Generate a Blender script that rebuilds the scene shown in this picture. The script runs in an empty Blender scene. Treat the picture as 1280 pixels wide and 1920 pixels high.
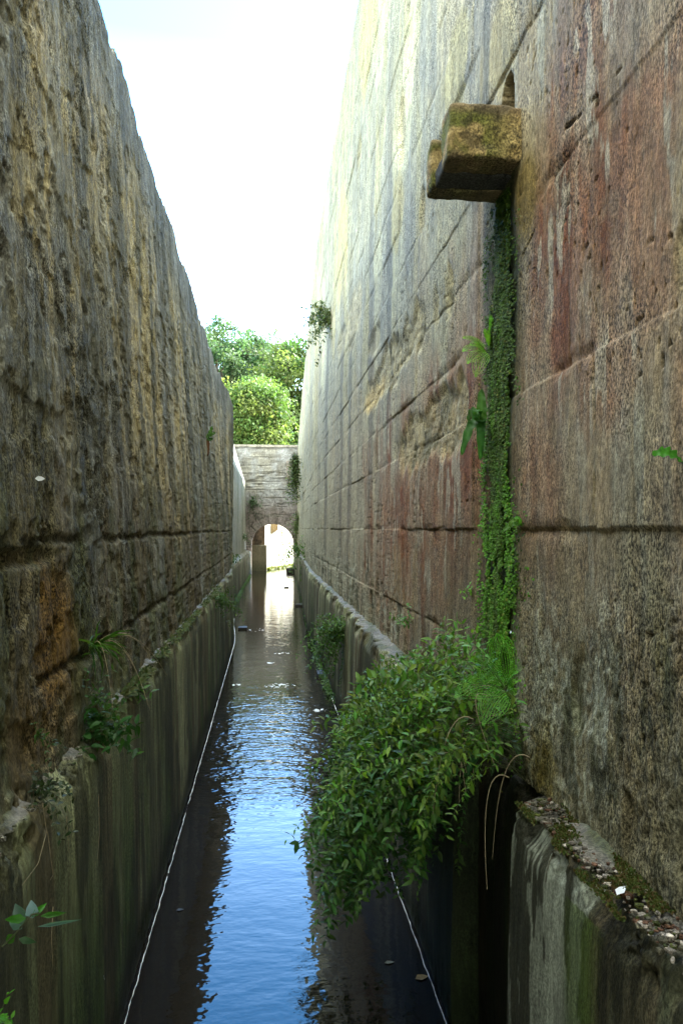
import bpy, math, random
import numpy as np
R = math.radians
random.seed(7)
rng = np.random.default_rng(11)
S = bpy.context.scene
COL = S.collection

# ------------------------------------------------------------------ camera
H = 2.4                                   # eye height above the water
FPX = 1400.0                              # focal length for a 1280 x 1920 frame
YAW, PITCH = R(5.63), R(1.31)
cam = bpy.data.cameras.new('camera'); camo = bpy.data.objects.new('camera', cam); COL.objects.link(camo)
camo.location = (0, 0, H); camo.rotation_euler = (R(90) + PITCH, 0, -YAW)
cam.sensor_width = 36; cam.lens = FPX / 1920 * 36; cam.clip_start = .05; cam.clip_end = 3000
S.camera = camo
S.render.resolution_x = 682; S.render.resolution_y = 1024
# ------------------------------------------------------------------ light
SUN_AZ, SUN_EL = R(60), R(38)             # azimuth from the canal's direction towards the right wall
EXPOSURE = 2.8
w = bpy.data.worlds.new('World'); S.world = w; w.use_nodes = True
nt = w.node_tree; bg = nt.nodes['Background']
sky = nt.nodes.new('ShaderNodeTexSky'); sky.sky_type = 'NISHITA'; sky.sun_disc = False
sky.sun_elevation = SUN_EL; sky.sun_rotation = SUN_AZ; sky.dust_density = 1.2; sky.ozone_density = 1.5
# clear blue ahead, unseen bright broken cloud added overhead and behind for neutral light
def _n(t): return nt.nodes.new(t)
gc = _n('ShaderNodeTexCoord'); sp = _n('ShaderNodeSeparateXYZ'); nt.links.new(gc.outputs['Generated'], sp.inputs[0])
cn = _n('ShaderNodeTexNoise'); cn.inputs['Scale'].default_value = 2.6; cn.inputs['Detail'].default_value = 7; nt.links.new(gc.outputs['Generated'], cn.inputs[0])
m1 = _n('ShaderNodeMapRange'); m1.interpolation_type = 'SMOOTHSTEP'; m1.inputs[1].default_value = .60; m1.inputs[2].default_value = .82; nt.links.new(sp.outputs['Z'], m1.inputs[0])
m2 = _n('ShaderNodeMapRange'); m2.interpolation_type = 'SMOOTHSTEP'; m2.inputs[1].default_value = .2; m2.inputs[2].default_value = -.2; nt.links.new(sp.outputs['Y'], m2.inputs[0])
mm = _n('ShaderNodeMath'); mm.operation = 'MAXIMUM'; nt.links.new(m1.outputs[0], mm.inputs[0]); nt.links.new(m2.outputs[0], mm.inputs[1])
m3 = _n('ShaderNodeMapRange'); m3.inputs[1].default_value = .3; m3.inputs[2].default_value = .55; m3.inputs[3].default_value = .6; m3.inputs[4].default_value = 1; nt.links.new(cn.outputs[0], m3.inputs[0])
mk = _n('ShaderNodeMath'); mk.operation = 'MULTIPLY'; nt.links.new(mm.outputs[0], mk.inputs[0]); nt.links.new(m3.outputs[0], mk.inputs[1])
cm = _n('ShaderNodeMix'); cm.data_type = 'RGBA'; nt.links.new(mk.outputs[0], cm.inputs[0]); tn = _n('ShaderNodeVectorMath'); tn.operation = 'MULTIPLY'; nt.links.new(sky.outputs[0], tn.inputs[0])
tm = _n('ShaderNodeMapRange'); tm.inputs[1].default_value = .2; tm.inputs[2].default_value = .55; nt.links.new(sp.outputs['Z'], tm.inputs[0])
tc = _n('ShaderNodeMix'); tc.data_type = 'RGBA'; nt.links.new(tm.outputs[0], tc.inputs[0]); tc.inputs[6].default_value = (2.9, 3.0, 3.0, 1); tc.inputs[7].default_value = (.72, 1.9, 2.7, 1)
nt.links.new(tc.outputs[2], tn.inputs[1])
nt.links.new(tn.outputs[0], cm.inputs[6]); cm.inputs[7].default_value = (8.9, 9.3, 7.9, 1)
nt.links.new(cm.outputs[2], bg.inputs[0]); bg.inputs[1].default_value = .12
sl = bpy.data.lights.new('sun', 'SUN'); sl.energy = 4.2; sl.angle = R(.5); sl.color = (1, .94, .84)
so = bpy.data.objects.new('sun', sl); COL.objects.link(so)
so.rotation_euler = (R(90) - SUN_EL, 0, R(180) - SUN_AZ); so.location = (30, 30, 60)
S.view_settings.view_transform = 'Standard'; S.view_settings.look = 'None'
S.view_settings.exposure = EXPOSURE; S.view_settings.gamma = 1

# ------------------------------------------------------------------ helpers
def srgb(r, g, b):
    return tuple(((c / 255) / 12.92 if c / 255 <= .04045 else ((c / 255 + .055) / 1.055) ** 2.4) for c in (r, g, b))
A3 = lambda *c: np.array(c, float)

def ray(px, py):
    r = A3(math.cos(YAW), -math.sin(YAW), 0)
    f0 = A3(math.sin(YAW), math.cos(YAW), 0)
    f = f0 * math.cos(PITCH) + A3(0, 0, math.sin(PITCH)); u = -f0 * math.sin(PITCH) + A3(0, 0, math.cos(PITCH))
    return f + (px - 640) / FPX * r - (py - 960) / FPX * u
def project(P):
    P = np.asarray(P, float) - A3(0, 0, H)
    r = A3(math.cos(YAW), -math.sin(YAW), 0)
    f0 = A3(math.sin(YAW), math.cos(YAW), 0)
    f = f0 * math.cos(PITCH) + A3(0, 0, math.sin(PITCH)); u = -f0 * math.sin(PITCH) + A3(0, 0, math.cos(PITCH))
    d = P @ f
    return 640 + FPX * (P @ r) / d, 960 - FPX * (P @ u) / d
def on_water(px, py, z=0):
    d = ray(px, py); t = (z - H) / d[2]; return d * t + A3(0, 0, H)
def at_depth(px, py, Y):
    d = ray(px, py); return d * (Y / d[1]) + A3(0, 0, H)

def hsh(ix, iy, s):
    n = (ix.astype(np.int64) * 374761393 + iy.astype(np.int64) * 668265263 + s * 974634777) & 0xffffffff
    n = ((n ^ (n >> 13)) * 1274126177) & 0xffffffff
    n = ((n ^ (n >> 15)) * 2246822519) & 0xffffffff
    return (n ^ (n >> 16)) / 4294967296.0
def vn(x, y, s=0):
    x = np.asarray(x, float); y = np.asarray(y, float)
    x, y = np.broadcast_arrays(x, y)
    ix, iy = np.floor(x), np.floor(y); fx, fy = x - ix, y - iy
    fx = fx * fx * (3 - 2 * fx); fy = fy * fy * (3 - 2 * fy)
    a, b, c, d = hsh(ix, iy, s), hsh(ix + 1, iy, s), hsh(ix, iy + 1, s), hsh(ix + 1, iy + 1, s)
    return (a * (1 - fx) + b * fx) * (1 - fy) + (c * (1 - fx) + d * fx) * fy
def fbm(x, y, s=0, o=4, g=.5):
    t = 0; a = 1; n = 0
    for k in range(o):
        t = t + a * vn(x * 2 ** k + 17.3 * k, y * 2 ** k + 5.1 * k, s + k); n += a; a *= g
    return t / n
def sstep(a, b, x):
    t = np.clip((x - a) / (b - a), 0, 1); return t * t * (3 - 2 * t)
def lerp(c, d, m):
    m = np.asarray(m)[..., None]; return c * (1 - m) + np.asarray(d) * m

def mesh(name, V, F, mat, root=None, col=None, rough=None, smooth=True, loc=None):
    """one mesh object from vertices and a list of face arrays (each array one polygon size)"""
    V = np.asarray(V, float).reshape(-1, 3)
    if root is not None: V = V - np.array(root.location)
    elif loc is not None: V = V - np.asarray(loc)
    if not isinstance(F, (list, tuple)) or (len(F) and not isinstance(F[0], np.ndarray)):
        by = {}
        for f in F: by.setdefault(len(f), []).append(f)
        F = [np.array(v) for v in by.values()]
    me = bpy.data.meshes.new(name)
    me.vertices.add(len(V)); me.vertices.foreach_set('co', V.astype(np.float32).ravel())
    nl = sum(f.size for f in F); npoly = sum(len(f) for f in F)
    me.loops.add(nl); me.polygons.add(npoly)
    me.loops.foreach_set('vertex_index', np.concatenate([f.ravel() for f in F]).astype(np.int32))
    tot = np.concatenate([np.full(len(f), f.shape[1]) for f in F])
    me.polygons.foreach_set('loop_start', np.concatenate([[0], np.cumsum(tot)[:-1]]).astype(np.int32))
    me.polygons.foreach_set('use_smooth', np.full(npoly, smooth))
    if col is not None:
        c = np.ones((len(V), 4), np.float32); c[:, :3] = np.clip(np.asarray(col).reshape(-1, 3), 0.002, 1)
        a = me.color_attributes.new('Col', 'FLOAT_COLOR', 'POINT'); a.data.foreach_set('color', c.ravel())
    if rough is not None:
        a = me.attributes.new('Crust', 'FLOAT', 'POINT'); a.data.foreach_set('value', np.asarray(rough, np.float32).ravel())
    me.update(); me.validate()
    me.materials.append(mat)
    o = bpy.data.objects.new(name, me); COL.objects.link(o)
    if root is not None: o.parent = root
    elif loc is not None: o.location = loc
    return o
def thing(name, label, cat, loc=(0, 0, 0), group=None):
    o = bpy.data.objects.new(name, None); COL.objects.link(o); o.location = loc; o.empty_display_size = .1
    o['label'] = label; o['category'] = cat
    if group: o['group'] = group
    return o
def tag(o, label, cat, group=None, kind=None):
    o['label'] = label; o['category'] = cat
    if group: o['group'] = group
    if kind: o['kind'] = kind
    return o
def grid_faces(nv, nu):
    i = np.arange(nv * nu).reshape(nv, nu)
    return np.stack([i[:-1, :-1], i[:-1, 1:], i[1:, 1:], i[1:, :-1]], -1).reshape(-1, 4)
def box(x0, x1, y0, y1, z0, z1, n=0):
    V = [(x, y, z) for x in (x0, x1) for y in (y0, y1) for z in (z0, z1)]
    F = [(0, 1, 3, 2), (4, 6, 7, 5), (0, 4, 5, 1), (2, 3, 7, 6), (0, 2, 6, 4), (1, 5, 7, 3)]
    return V, F

def rough_block(x0, x1, y0, y1, z0, z1, step, amp, seed, bevel=.012):
    """a weathered block: a box with a fine grid on each face, rounded arrises, broken up by noise"""
    nx, ny, nz = [max(2, int((b - a) / step) + 1) for a, b in ((x0, x1), (y0, y1), (z0, z1))]
    V, F = [], []
    def face(a, b, na, nb, fn, flip):
        g = np.stack(np.meshgrid(np.linspace(*a, na), np.linspace(*b, nb), indexing='ij'), -1).reshape(-1, 2)
        base = sum(len(v) for v in V); P = np.array([fn(p, q) for p, q in g]); V.append(P)
        f = grid_faces(na, nb) + base; F.append(f[:, ::-1] if flip else f)
    face((x0, x1), (y0, y1), nx, ny, lambda p, q: (p, q, z0), 1); face((x0, x1), (y0, y1), nx, ny, lambda p, q: (p, q, z1), 0)
    face((x0, x1), (z0, z1), nx, nz, lambda p, q: (p, y0, q), 0); face((x0, x1), (z0, z1), nx, nz, lambda p, q: (p, y1, q), 1)
    face((y0, y1), (z0, z1), ny, nz, lambda p, q: (x0, p, q), 1); face((y0, y1), (z0, z1), ny, nz, lambda p, q: (x1, p, q), 0)
    P = np.concatenate(V)
    lo, hi = A3(x0, y0, z0), A3(x1, y1, z1)
    inner = np.clip(P, lo + bevel, hi - bevel); d = P - inner; n = np.linalg.norm(d, axis=1, keepdims=True) + 1e-9
    P = inner + d / n * bevel
    for k in range(3):
        a, b = (k + 1) % 3, (k + 2) % 3
        P[:, k] += amp * (fbm(P[:, a] / .09 + P[:, k] * 3, P[:, b] / .09 + P[:, k] * 5, seed + k * 9, 4) - .5) * 2
    return P, [np.concatenate(F)]

# ------------------------------------------------------------------ materials
def newmat(name):
    m = bpy.data.materials.new(name); m.use_nodes = True
    return m, m.node_tree, m.node_tree.nodes['Principled BSDF']
def stone_mat(name, rough=.9, spec=.25, bump=.6, fine=55, stretch=.45, var=.5, crustscale=120, grit=.72):
    m, t, p = newmat(name); N = t.nodes.new; L = t.links.new
    tc = N('ShaderNodeTexCoord'); mp = N('ShaderNodeMapping'); mp.inputs['Scale'].default_value = (1, 1, stretch); L(tc.outputs['Object'], mp.inputs[0])
    at = N('ShaderNodeAttribute'); at.attribute_name = 'Col'
    cr = N('ShaderNodeAttribute'); cr.attribute_name = 'Crust'
    n1 = N('ShaderNodeTexNoise'); n1.inputs['Scale'].default_value = fine; n1.inputs['Detail'].default_value = 6; n1.inputs['Roughness'].default_value = .7; L(mp.outputs[0], n1.inputs[0])
    n2 = N('ShaderNodeTexNoise'); n2.inputs['Scale'].default_value = fine * .22; n2.inputs['Detail'].default_value = 8; n2.inputs['Roughness'].default_value = .65; L(mp.outputs[0], n2.inputs[0])
    def math_(op, a, b, c=None):
        k = N('ShaderNodeMath'); k.operation = op
        for i, v in enumerate((a, b, c)):
            if v is None: continue
            if isinstance(v, (int, float)): k.inputs[i].default_value = v
            else: L(v, k.inputs[i])
        return k.outputs[0]
    n3 = N('ShaderNodeTexNoise'); n3.inputs['Scale'].default_value = crustscale; n3.inputs['Detail'].default_value = 4; n3.inputs['Roughness'].default_value = .6
    mp3 = N('ShaderNodeMapping'); mp3.inputs['Scale'].default_value = (1, 1, .7); L(tc.outputs['Object'], mp3.inputs[0]); L(mp3.outputs[0], n3.inputs[0])
    gr = N('ShaderNodeMapRange'); gr.inputs[1].default_value = .40; gr.inputs[2].default_value = .60; gr.inputs[3].default_value = 1 - grit; gr.inputs[4].default_value = 1 + grit * .8; L(n3.outputs[0], gr.inputs[0])
    n4 = N('ShaderNodeTexNoise'); n4.inputs['Scale'].default_value = 2.2; n4.inputs['Detail'].default_value = 3; L(tc.outputs['Object'], n4.inputs[0])
    ga = N('ShaderNodeMapRange'); ga.inputs[1].default_value = .38; ga.inputs[2].default_value = .62; ga.inputs[3].default_value = .25; ga.inputs[4].default_value = 1.1; L(n4.outputs[0], ga.inputs[0])
    gm = N('ShaderNodeMix'); gm.data_type = 'FLOAT'; gm.clamp_factor = False; L(ga.outputs[0], gm.inputs[0]); gm.inputs[2].default_value = 1; L(gr.outputs[0], gm.inputs[3])
    # grain: pores and light grit of the stone itself
    rp = N('ShaderNodeMapRange'); rp.inputs[1].default_value = .3; rp.inputs[2].default_value = .7; rp.inputs[3].default_value = 1 - var; rp.inputs[4].default_value = 1 + var; L(n1.outputs[0], rp.inputs[0])
    rq = N('ShaderNodeMapRange'); rq.inputs[1].default_value = .3; rq.inputs[2].default_value = .7; rq.inputs[3].default_value = 1 - var * .5; rq.inputs[4].default_value = 1 + var * .5; L(n2.outputs[0], rq.inputs[0])
    mul = math_('MULTIPLY', math_('MULTIPLY', rp.outputs[0], rq.outputs[0]), gm.outputs[0])
    mx = N('ShaderNodeVectorMath'); mx.operation = 'SCALE'; L(at.outputs['Color'], mx.inputs[0]); L(mul, mx.inputs['Scale'])
    L(mx.outputs[0], p.inputs['Base Color'])
    h = math_('ADD', math_('MULTIPLY', n1.outputs[0], .35), math_('MULTIPLY', n2.outputs[0], .8))
    h2 = math_('ADD', h, math_('MULTIPLY', n3.outputs[0], math_('ADD', math_('MULTIPLY', cr.outputs['Fac'], .55), .22)))
    b = N('ShaderNodeBump'); b.inputs['Strength'].default_value = bump; b.inputs['Distance'].default_value = .03; L(h2, b.inputs['Height']); L(b.outputs[0], p.inputs['Normal'])
    p.inputs['Roughness'].default_value = rough; p.inputs['Specular IOR Level'].default_value = spec
    return m
M_STONE = stone_mat('weathered_stone')
M_ROUGH = stone_mat('eroded_stone', bump=1., var=.55, fine=60, stretch=.3, grit=.85)
M_CONC = stone_mat('damp_concrete', rough=.65, spec=.3, bump=.55, var=.5, fine=40, stretch=.16, grit=.55)
M_FAR = stone_mat('distant_masonry', bump=.7, fine=14, var=.4, stretch=.6, crustscale=34, grit=.35)
M_DEBRIS = stone_mat('ledge_debris', bump=.8, fine=70, var=.5, stretch=1)
def leaf_mat(name, rough=.5, spec=.35, trans=.3, tint=(1.3, 1.25, .4)):
    m, t, p = newmat(name); N = t.nodes.new; L = t.links.new
    at = N('ShaderNodeAttribute'); at.attribute_name = 'Col'
    tc = N('ShaderNodeTexCoord'); n = N('ShaderNodeTexNoise'); n.inputs['Scale'].default_value = 30; L(tc.outputs['Object'], n.inputs[0])
    r = N('ShaderNodeMapRange'); r.inputs[3].default_value = .7; r.inputs[4].default_value = 1.3; L(n.outputs[0], r.inputs[0])
    mx = N('ShaderNodeVectorMath'); mx.operation = 'SCALE'; L(at.outputs['Color'], mx.inputs[0]); L(r.outputs[0], mx.inputs['Scale'])
    L(mx.outputs[0], p.inputs['Base Color'])
    tr = N('ShaderNodeBsdfTranslucent'); tm = N('ShaderNodeVectorMath'); tm.operation = 'MULTIPLY'; tm.inputs[1].default_value = tint; L(mx.outputs[0], tm.inputs[0]); L(tm.outputs[0], tr.inputs[0])
    ms = N('ShaderNodeMixShader'); ms.inputs[0].default_value = trans; out = t.nodes['Material Output']
    L(p.outputs[0], ms.inputs[1]); L(tr.outputs[0], ms.inputs[2]); L(ms.outputs[0], out.inputs[0])
    p.inputs['Roughness'].default_value = rough; p.inputs['Specular IOR Level'].default_value = spec
    return m
M_LEAF = leaf_mat('plant_leaf', trans=.38); M_TREE = leaf_mat('tree_leaf', rough=.6, spec=.3, trans=.45, tint=(1.0, 1.1, .5))
M_MOSS = leaf_mat('wet_moss', rough=.65, spec=.15, trans=.15)
def plain(name, c, rough=.8, spec=.3, var=.3, scale=20, bump=.2):
    m, t, p = newmat(name); N = t.nodes.new; L = t.links.new
    tc = N('ShaderNodeTexCoord'); n = N('ShaderNodeTexNoise'); n.inputs['Scale'].default_value = scale; n.inputs['Detail'].default_value = 6; L(tc.outputs['Object'], n.inputs[0])
    cr = N('ShaderNodeValToRGB'); cr.color_ramp.elements[0].position = .3; cr.color_ramp.elements[1].position = .7
    cr.color_ramp.elements[0].color = (*[v * (1 - var) for v in c], 1); cr.color_ramp.elements[1].color = (*[min(1, v * (1 + var)) for v in c], 1)
    L(n.outputs[0], cr.inputs[0]); L(cr.outputs[0], p.inputs['Base Color'])
    b = N('ShaderNodeBump'); b.inputs['Strength'].default_value = bump; b.inputs['Distance'].default_value = .02; L(n.outputs[0], b.inputs['Height']); L(b.outputs[0], p.inputs['Normal'])
    p.inputs['Roughness'].default_value = rough; p.inputs['Specular IOR Level'].default_value = spec
    return m
M_BARK = plain('bark', (.09, .07, .05)); M_STEM = plain('plant_stem', (.06, .07, .03), scale=60)
M_DRY = plain('dry_stalk', (.34, .27, .17), scale=80); M_GLINT = plain('painted_glint', (.85, .87, .9), rough=.5, var=.05)  # the white one paints sky glints on the water
M_FEATHER = plain('feather', (.75, .77, .8), var=.1); M_GRASS = plain('bank_grass', (.09, .12, .035), scale=3)
M_DARKWOOD = plain('sodden_wood', (.03, .025, .02), scale=30, rough=.5)
M_DRYLEAF = plain('fallen_leaf', (.3, .2, .08), scale=40)

# water
def water_mat():
    m, t, p = newmat('canal_water'); N = t.nodes.new; L = t.links.new
    p.inputs['Base Color'].default_value = (.012, .010, .008, 1); p.inputs['Roughness'].default_value = .03
    p.inputs['IOR'].default_value = 1.33; p.inputs['Specular IOR Level'].default_value = .5
    tc = N('ShaderNodeTexCoord'); sx = N('ShaderNodeSeparateXYZ'); L(tc.outputs['Object'], sx.inputs[0])
    def noise(sc, stretch, det=2):
        mp = N('ShaderNodeMapping'); mp.inputs['Scale'].default_value = (stretch, 1, 1); L(tc.outputs['Object'], mp.inputs[0])
        n = N('ShaderNodeTexNoise'); n.inputs['Scale'].default_value = sc; n.inputs['Detail'].default_value = det; L(mp.outputs[0], n.inputs[0]); return n.outputs[0]
    a = noise(3.2, .5, 2); b = noise(11, .55, 2); c = noise(28, .6, 1)
    def math_(op, u, v):
        k = N('ShaderNodeMath'); k.operation = op
        for i, q in enumerate((u, v)):
            if isinstance(q, (int, float)): k.inputs[i].default_value = q
            else: L(q, k.inputs[i])
        return k.outputs[0]
    cv = N('ShaderNodeFloatCurve')                      # where along the canal the surface is ruffled
    mr = N('ShaderNodeMapRange'); mr.inputs[1].default_value = 0; mr.inputs[2].default_value = 40; L(sx.outputs['Y'], mr.inputs[0]); L(mr.outputs[0], cv.inputs['Value'])
    cu = cv.mapping.curves[0]; pts = [(0, .26), (.085, .24), (.14, .2), (.165, .5), (.2, 1), (.25, .8), (.32, .35), (.5, .3), (1, .3)]
    while len(cu.points) < len(pts): cu.points.new(.5, .5)
    for q, (x, y) in zip(cu.points, pts): q.location = (x, y)
    cv.mapping.update()
    hh = math_('ADD', math_('MULTIPLY', a, .5), math_('ADD', math_('MULTIPLY', b, .35), math_('MULTIPLY', c, .12)))
    hh = math_('MULTIPLY', hh, cv.outputs[0])
    bp = N('ShaderNodeBump'); bp.inputs['Strength'].default_value = 1; bp.inputs['Distance'].default_value = .03; L(hh, bp.inputs['Height']); L(bp.outputs[0], p.inputs['Normal'])
    return m
M_WATER = water_mat()

# ------------------------------------------------------------------ plan of the canal
def offR(Y): return np.interp(Y, [17.8, 26, 38, 42.5], [0, .22, .46, .56])
RW0, RW1, RLZ, RIN, RTOPX, RTOPZ = .88, .915, 1.38, 1.07, 1.16, 9.43
LW0, LW1, LLZ, LIN, LTOPX, LTOPZ = -.70, -.735, 1.485, -.80, -1.10, 5.78
YEND = 42.0
def xR(Y, Z): return RIN + (Z - RLZ) * (RTOPX - RIN) / (RTOPZ - RLZ) + offR(Y)
def ztopR(Y): return np.interp(Y, [26, 33, 42.5], [RTOPZ, 8.6, 7.1]) + .06 * (vn(Y * 1.3, 0, 5) - .5) + .02 * (vn(Y * 9, 0, 6) - .5)
def on_right(px, py):
    d = ray(px, py); X = RIN
    for _ in range(12):
        P = d * (X / d[0]) + A3(0, 0, H); X = float(xR(P[1], P[2]))
    return P
def xL(Y, Z):
    k = sstep(15.5, 20.5, np.asarray(Y, float)) * 1.0
    return (1 - k) * (LIN + (Z - LLZ) * (LTOPX - LIN) / (LTOPZ - LLZ)) - .93 * k
def shL(Y): return -.2 * sstep(15.5, 20.5, np.asarray(Y, float))
def on_left(px, py):
    d = ray(px, py); X = LIN
    for _ in range(12):
        P = d * (X / d[0]) + A3(0, 0, H); X = float(xL(P[1], P[2]))
    return P
def blob(on, Y, Z, px, py, rx, ry, soft=.5, seed=1, rag=.5):
    """mask of a stain on the wall, centred where the given sight line meets it; radii become metres on the wall"""
    c = on(px, py); a = on(px - rx, py); b = on(px + rx, py)
    Ry = abs(a[1] - b[1]) / 2; Rz = ry * c[1] / FPX
    d = np.sqrt(((Y - c[1]) / Ry) ** 2 + ((Z - c[2]) / Rz) ** 2)
    d = d + rag * (fbm(Y * 5, Z * 1.2, seed, 4) - .5) * 2
    return 1 - sstep(1 - soft, 1 + soft, d)

Yn = np.concatenate([np.arange(-4, 1.5, .12), 1 / np.linspace(1 / 1.5, 1 / 18.0, 620)])
Yall = np.concatenate([Yn[:-1], 1 / np.linspace(1 / 18.0, 1 / YEND, 130)])

# ------------------------------------------------------------------ right wall
root = thing('canal_wall', 'tall pale stained wall on the right with red patches, grey streaks and a concrete ledge', 'wall', (1.07, 0, 0))
zs = np.concatenate([np.arange(0, 3.4, .0085), np.arange(3.4, 8.05, .016)]); zs = zs / zs[-1]
Y, T = np.meshgrid(Yall, zs)
top = ztopR(Y); Z = (RLZ - .03) + T * (top - RLZ + .03)
X = xR(Y, Z)
# block courses
joints = np.array([1.78, H, 2.99, 3.38, 3.78, 4.17, 4.56, 4.95, 5.33, 5.72, 6.12, 6.5, 6.9, 7.3, 7.7, 8.1, 8.5])
d = np.zeros_like(X)
wob = .035 * (fbm(Y * 2, Z * 2, 3, 3) - .5) + .02 * (fbm(Y * 12, Z * 12, 4, 3) - .5)
jd = np.min(np.abs((Z + wob)[..., None] - joints), -1)
jvis = sstep(.42, .6, fbm(Y * 1.1, Z * .9, 41, 3))                     # joints open only in places
major = np.isin(np.argmin(np.abs((Z + wob)[..., None] - joints), -1), [1, 2, 4, 6, 8, 10, 12, 14, 16]) | (Y > 3.8)
course = np.where(Y > 3.8, np.searchsorted(joints, Z), 50 + np.searchsorted(joints[[1, 2, 4, 6, 8, 10, 12, 14, 16]], Z))
bw = 1.15; off = (course % 2) * .6 + course * .37
vj = np.abs(((Y + wob + off) / bw) % 1 - .5); vj = (.5 - vj) * bw
blk = np.floor((Y + off) / bw)
jwid = np.interp(Y, [3, 6, 20], [1, 2.2, 5]); jv = 1 - sstep(.004 * jwid, .014 * jwid, vj)
jh = 1 - sstep(.002, .012, jd)
joint = np.maximum(jh * major * (.12 + .88 * jvis) * np.interp(Y, [2.2, 4], [.55, 1]), jv * .9 * sstep(.42, .56, fbm(Y * .7, Z * 2, 44, 3)))
jw = major * (1 - sstep(.0, .05, jd)) * sstep(.5, .66, fbm(Y * 3, Z * 3, 47, 3))  # broken arrises
d += .008 * joint * sstep(.35, .65, fbm(Y * 5, Z * 6, 48, 4)) + .016 * jw * fbm(Y * 14, Z * 14, 8, 3)
d += .02 * (fbm(Y * 1.3, Z * .7, 12, 4) - .5) + .006 * (fbm(Y * 14, Z * 3, 13, 4) - .5)
d += (hsh(blk, course, 77) - .5) * .016
bt = hsh(blk, course, 78)
# spalled places
spall = np.maximum(blob(on_right, Y, Z, 800, 810, 65, 55, .25, 21, .9), blob(on_right, Y, Z, 730, 690, 55, 38, .25, 22, .9))
spall = np.maximum(spall, .6 * blob(on_right, Y, Z, 1285, 470, 26, 80, .3, 23, 1.))
spall = np.maximum(spall, .8 * blob(on_right, Y, Z, 660, 600, 14, 50, .25, 24, .8))
d += spall * (.006 + .034 * fbm(Y * 9, Z * 11, 31, 5, .6))
for k, (p, q, rx, ry) in enumerate([(700, 640, 9, 26), (640, 640, 6, 22), (790, 395, 5, 45), (1120, 185, 3, 5), (752, 240, 6, 60), (672, 290, 4, 26)]):
    m = blob(on_right, Y, Z, p, q, rx, ry, .3, 50 + k, .5); spall = np.maximum(spall, m * .5); d += .03 * m
pits = sstep(.86, .93, vn(Y * 58, Z * 40, 63)) * sstep(.45, .6, fbm(Y * 2, Z * 2, 64, 3)); d += .007 * pits
# the long diagonal cracks
crack = np.zeros_like(X)
for pts in ([(1062, 240), (1090, 215), (1128, 168), (1168, 125)], [(1030, 300), (1022, 345), (1012, 400), (975, 478)], [(1018, 0), (1010, 60), (995, 130)],
            [(1190, 605), (1215, 585), (1240, 575)]):
    Q = np.array([on_right(*p) for p in pts])[:, 1:]
    sel = (Y < 4.2)
    for a, b in zip(Q[:-1], Q[1:]):
        ab = b - a; L2 = (ab ** 2).sum()
        ty = np.clip(((Y[sel] - a[0]) * ab[0] + (Z[sel] - a[1]) * ab[1]) / L2, 0, 1)
        dd = np.hypot(Y[sel] - a[0] - ty * ab[0], Z[sel] - a[1] - ty * ab[1]) + .030 * (fbm(Y[sel] * 9, Z[sel] * 9, 5, 4) - .42)
        crack[sel] = np.maximum(crack[sel], 1 - sstep(-.004, .005, dd))
d += .014 * crack
# crust low down above the ledge
crust = sstep(2.35, 1.75, Z + .9 * (fbm(Y * 1.5, Z * .6, 71, 3) - .5))
crust *= 1 - blob(on_right, Y, Z, 790, 1120, 90, 90, .4, 33, .6) * .8
d -= crust * .009 * (fbm(Y * 46, Z * 40, 72, 2) - .35)
d += crust * .02 * sstep(.56, .7, fbm(Y * 6, Z * 2.2, 74, 4))
# green gully under the spout is slightly hollow
pg = on_right(934, 700)[1]
gully = (1 - sstep(.10, .24, np.abs(Y - pg - .02 * np.sin(Z * 5)))) * sstep(4.2, 4.0, Z)
d += .012 * gully
# arched outlet over the spout
oc = on_right(951, 140)[1]
arch_in = (np.abs(Y - oc) < .085) & (Z > 4.1) & (Z < 4.40 + np.sqrt(np.clip(.085 ** 2 - (Y - oc) ** 2, 0, 1)) * 1.4)
d = np.where(arch_in, .22 + .02 * vn(Y * 20, Z * 20, 2), d)
topfall = sstep(.10, 0, top - Z); d += topfall * .05 * fbm(Y * 6, 0 * Z, 9, 3)
# colour of the stone
C = np.zeros(X.shape + (3,)) + A3(.30, .262, .185)
C = lerp(C, A3(.325, .255, .185), .8 * sstep(.4, .6, fbm(Y * .7, Z * .35, 101, 3)) * sstep(6.5, 4.5, Z))
C = C * (.84 + .32 * bt[..., None]); C = lerp(C, A3(.29, .225, .16), .5 * (bt > .7))
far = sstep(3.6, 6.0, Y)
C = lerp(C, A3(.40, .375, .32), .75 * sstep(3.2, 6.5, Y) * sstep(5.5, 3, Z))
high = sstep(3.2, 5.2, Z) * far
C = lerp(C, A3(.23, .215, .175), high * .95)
C = lerp(C, A3(.29, .255, .155), high * .7 * sstep(.52, .6, fbm(Y * 1.1 + Z * .15, Z * .33, 103, 4)))
C = lerp(C, A3(.36, .34, .26), high * .8 * sstep(.60, .64, fbm(Y * .8 + 9, Z * .5, 104, 3)))
C = lerp(C, A3(.225, .215, .205), .5 * far * sstep(.5, .62, fbm(Y * 3.2, Z * .16, 105, 4)) * sstep(1.8, 3.0, Z))
C = lerp(C, A3(.24, .23, .22), .5 * sstep(.56, .66, fbm(Y * 5.5, Z * .25, 106, 4)))
C = lerp(C, A3(.37, .35, .31), .6 * sstep(.62, .7, fbm(Y * 13, Z * 1.1, 107, 3)) * sstep(5, 2.5, Y))
C = lerp(C, A3(.34, .27, .14), .6 * blob(on_right, Y, Z, 935, 90, 30, 110, .3, 34, .5))
C = lerp(C, A3(.2, .19, .19), .6 * blob(on_right, Y, Z, 885, 60, 30, 130, .3, 35, .4))
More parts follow.
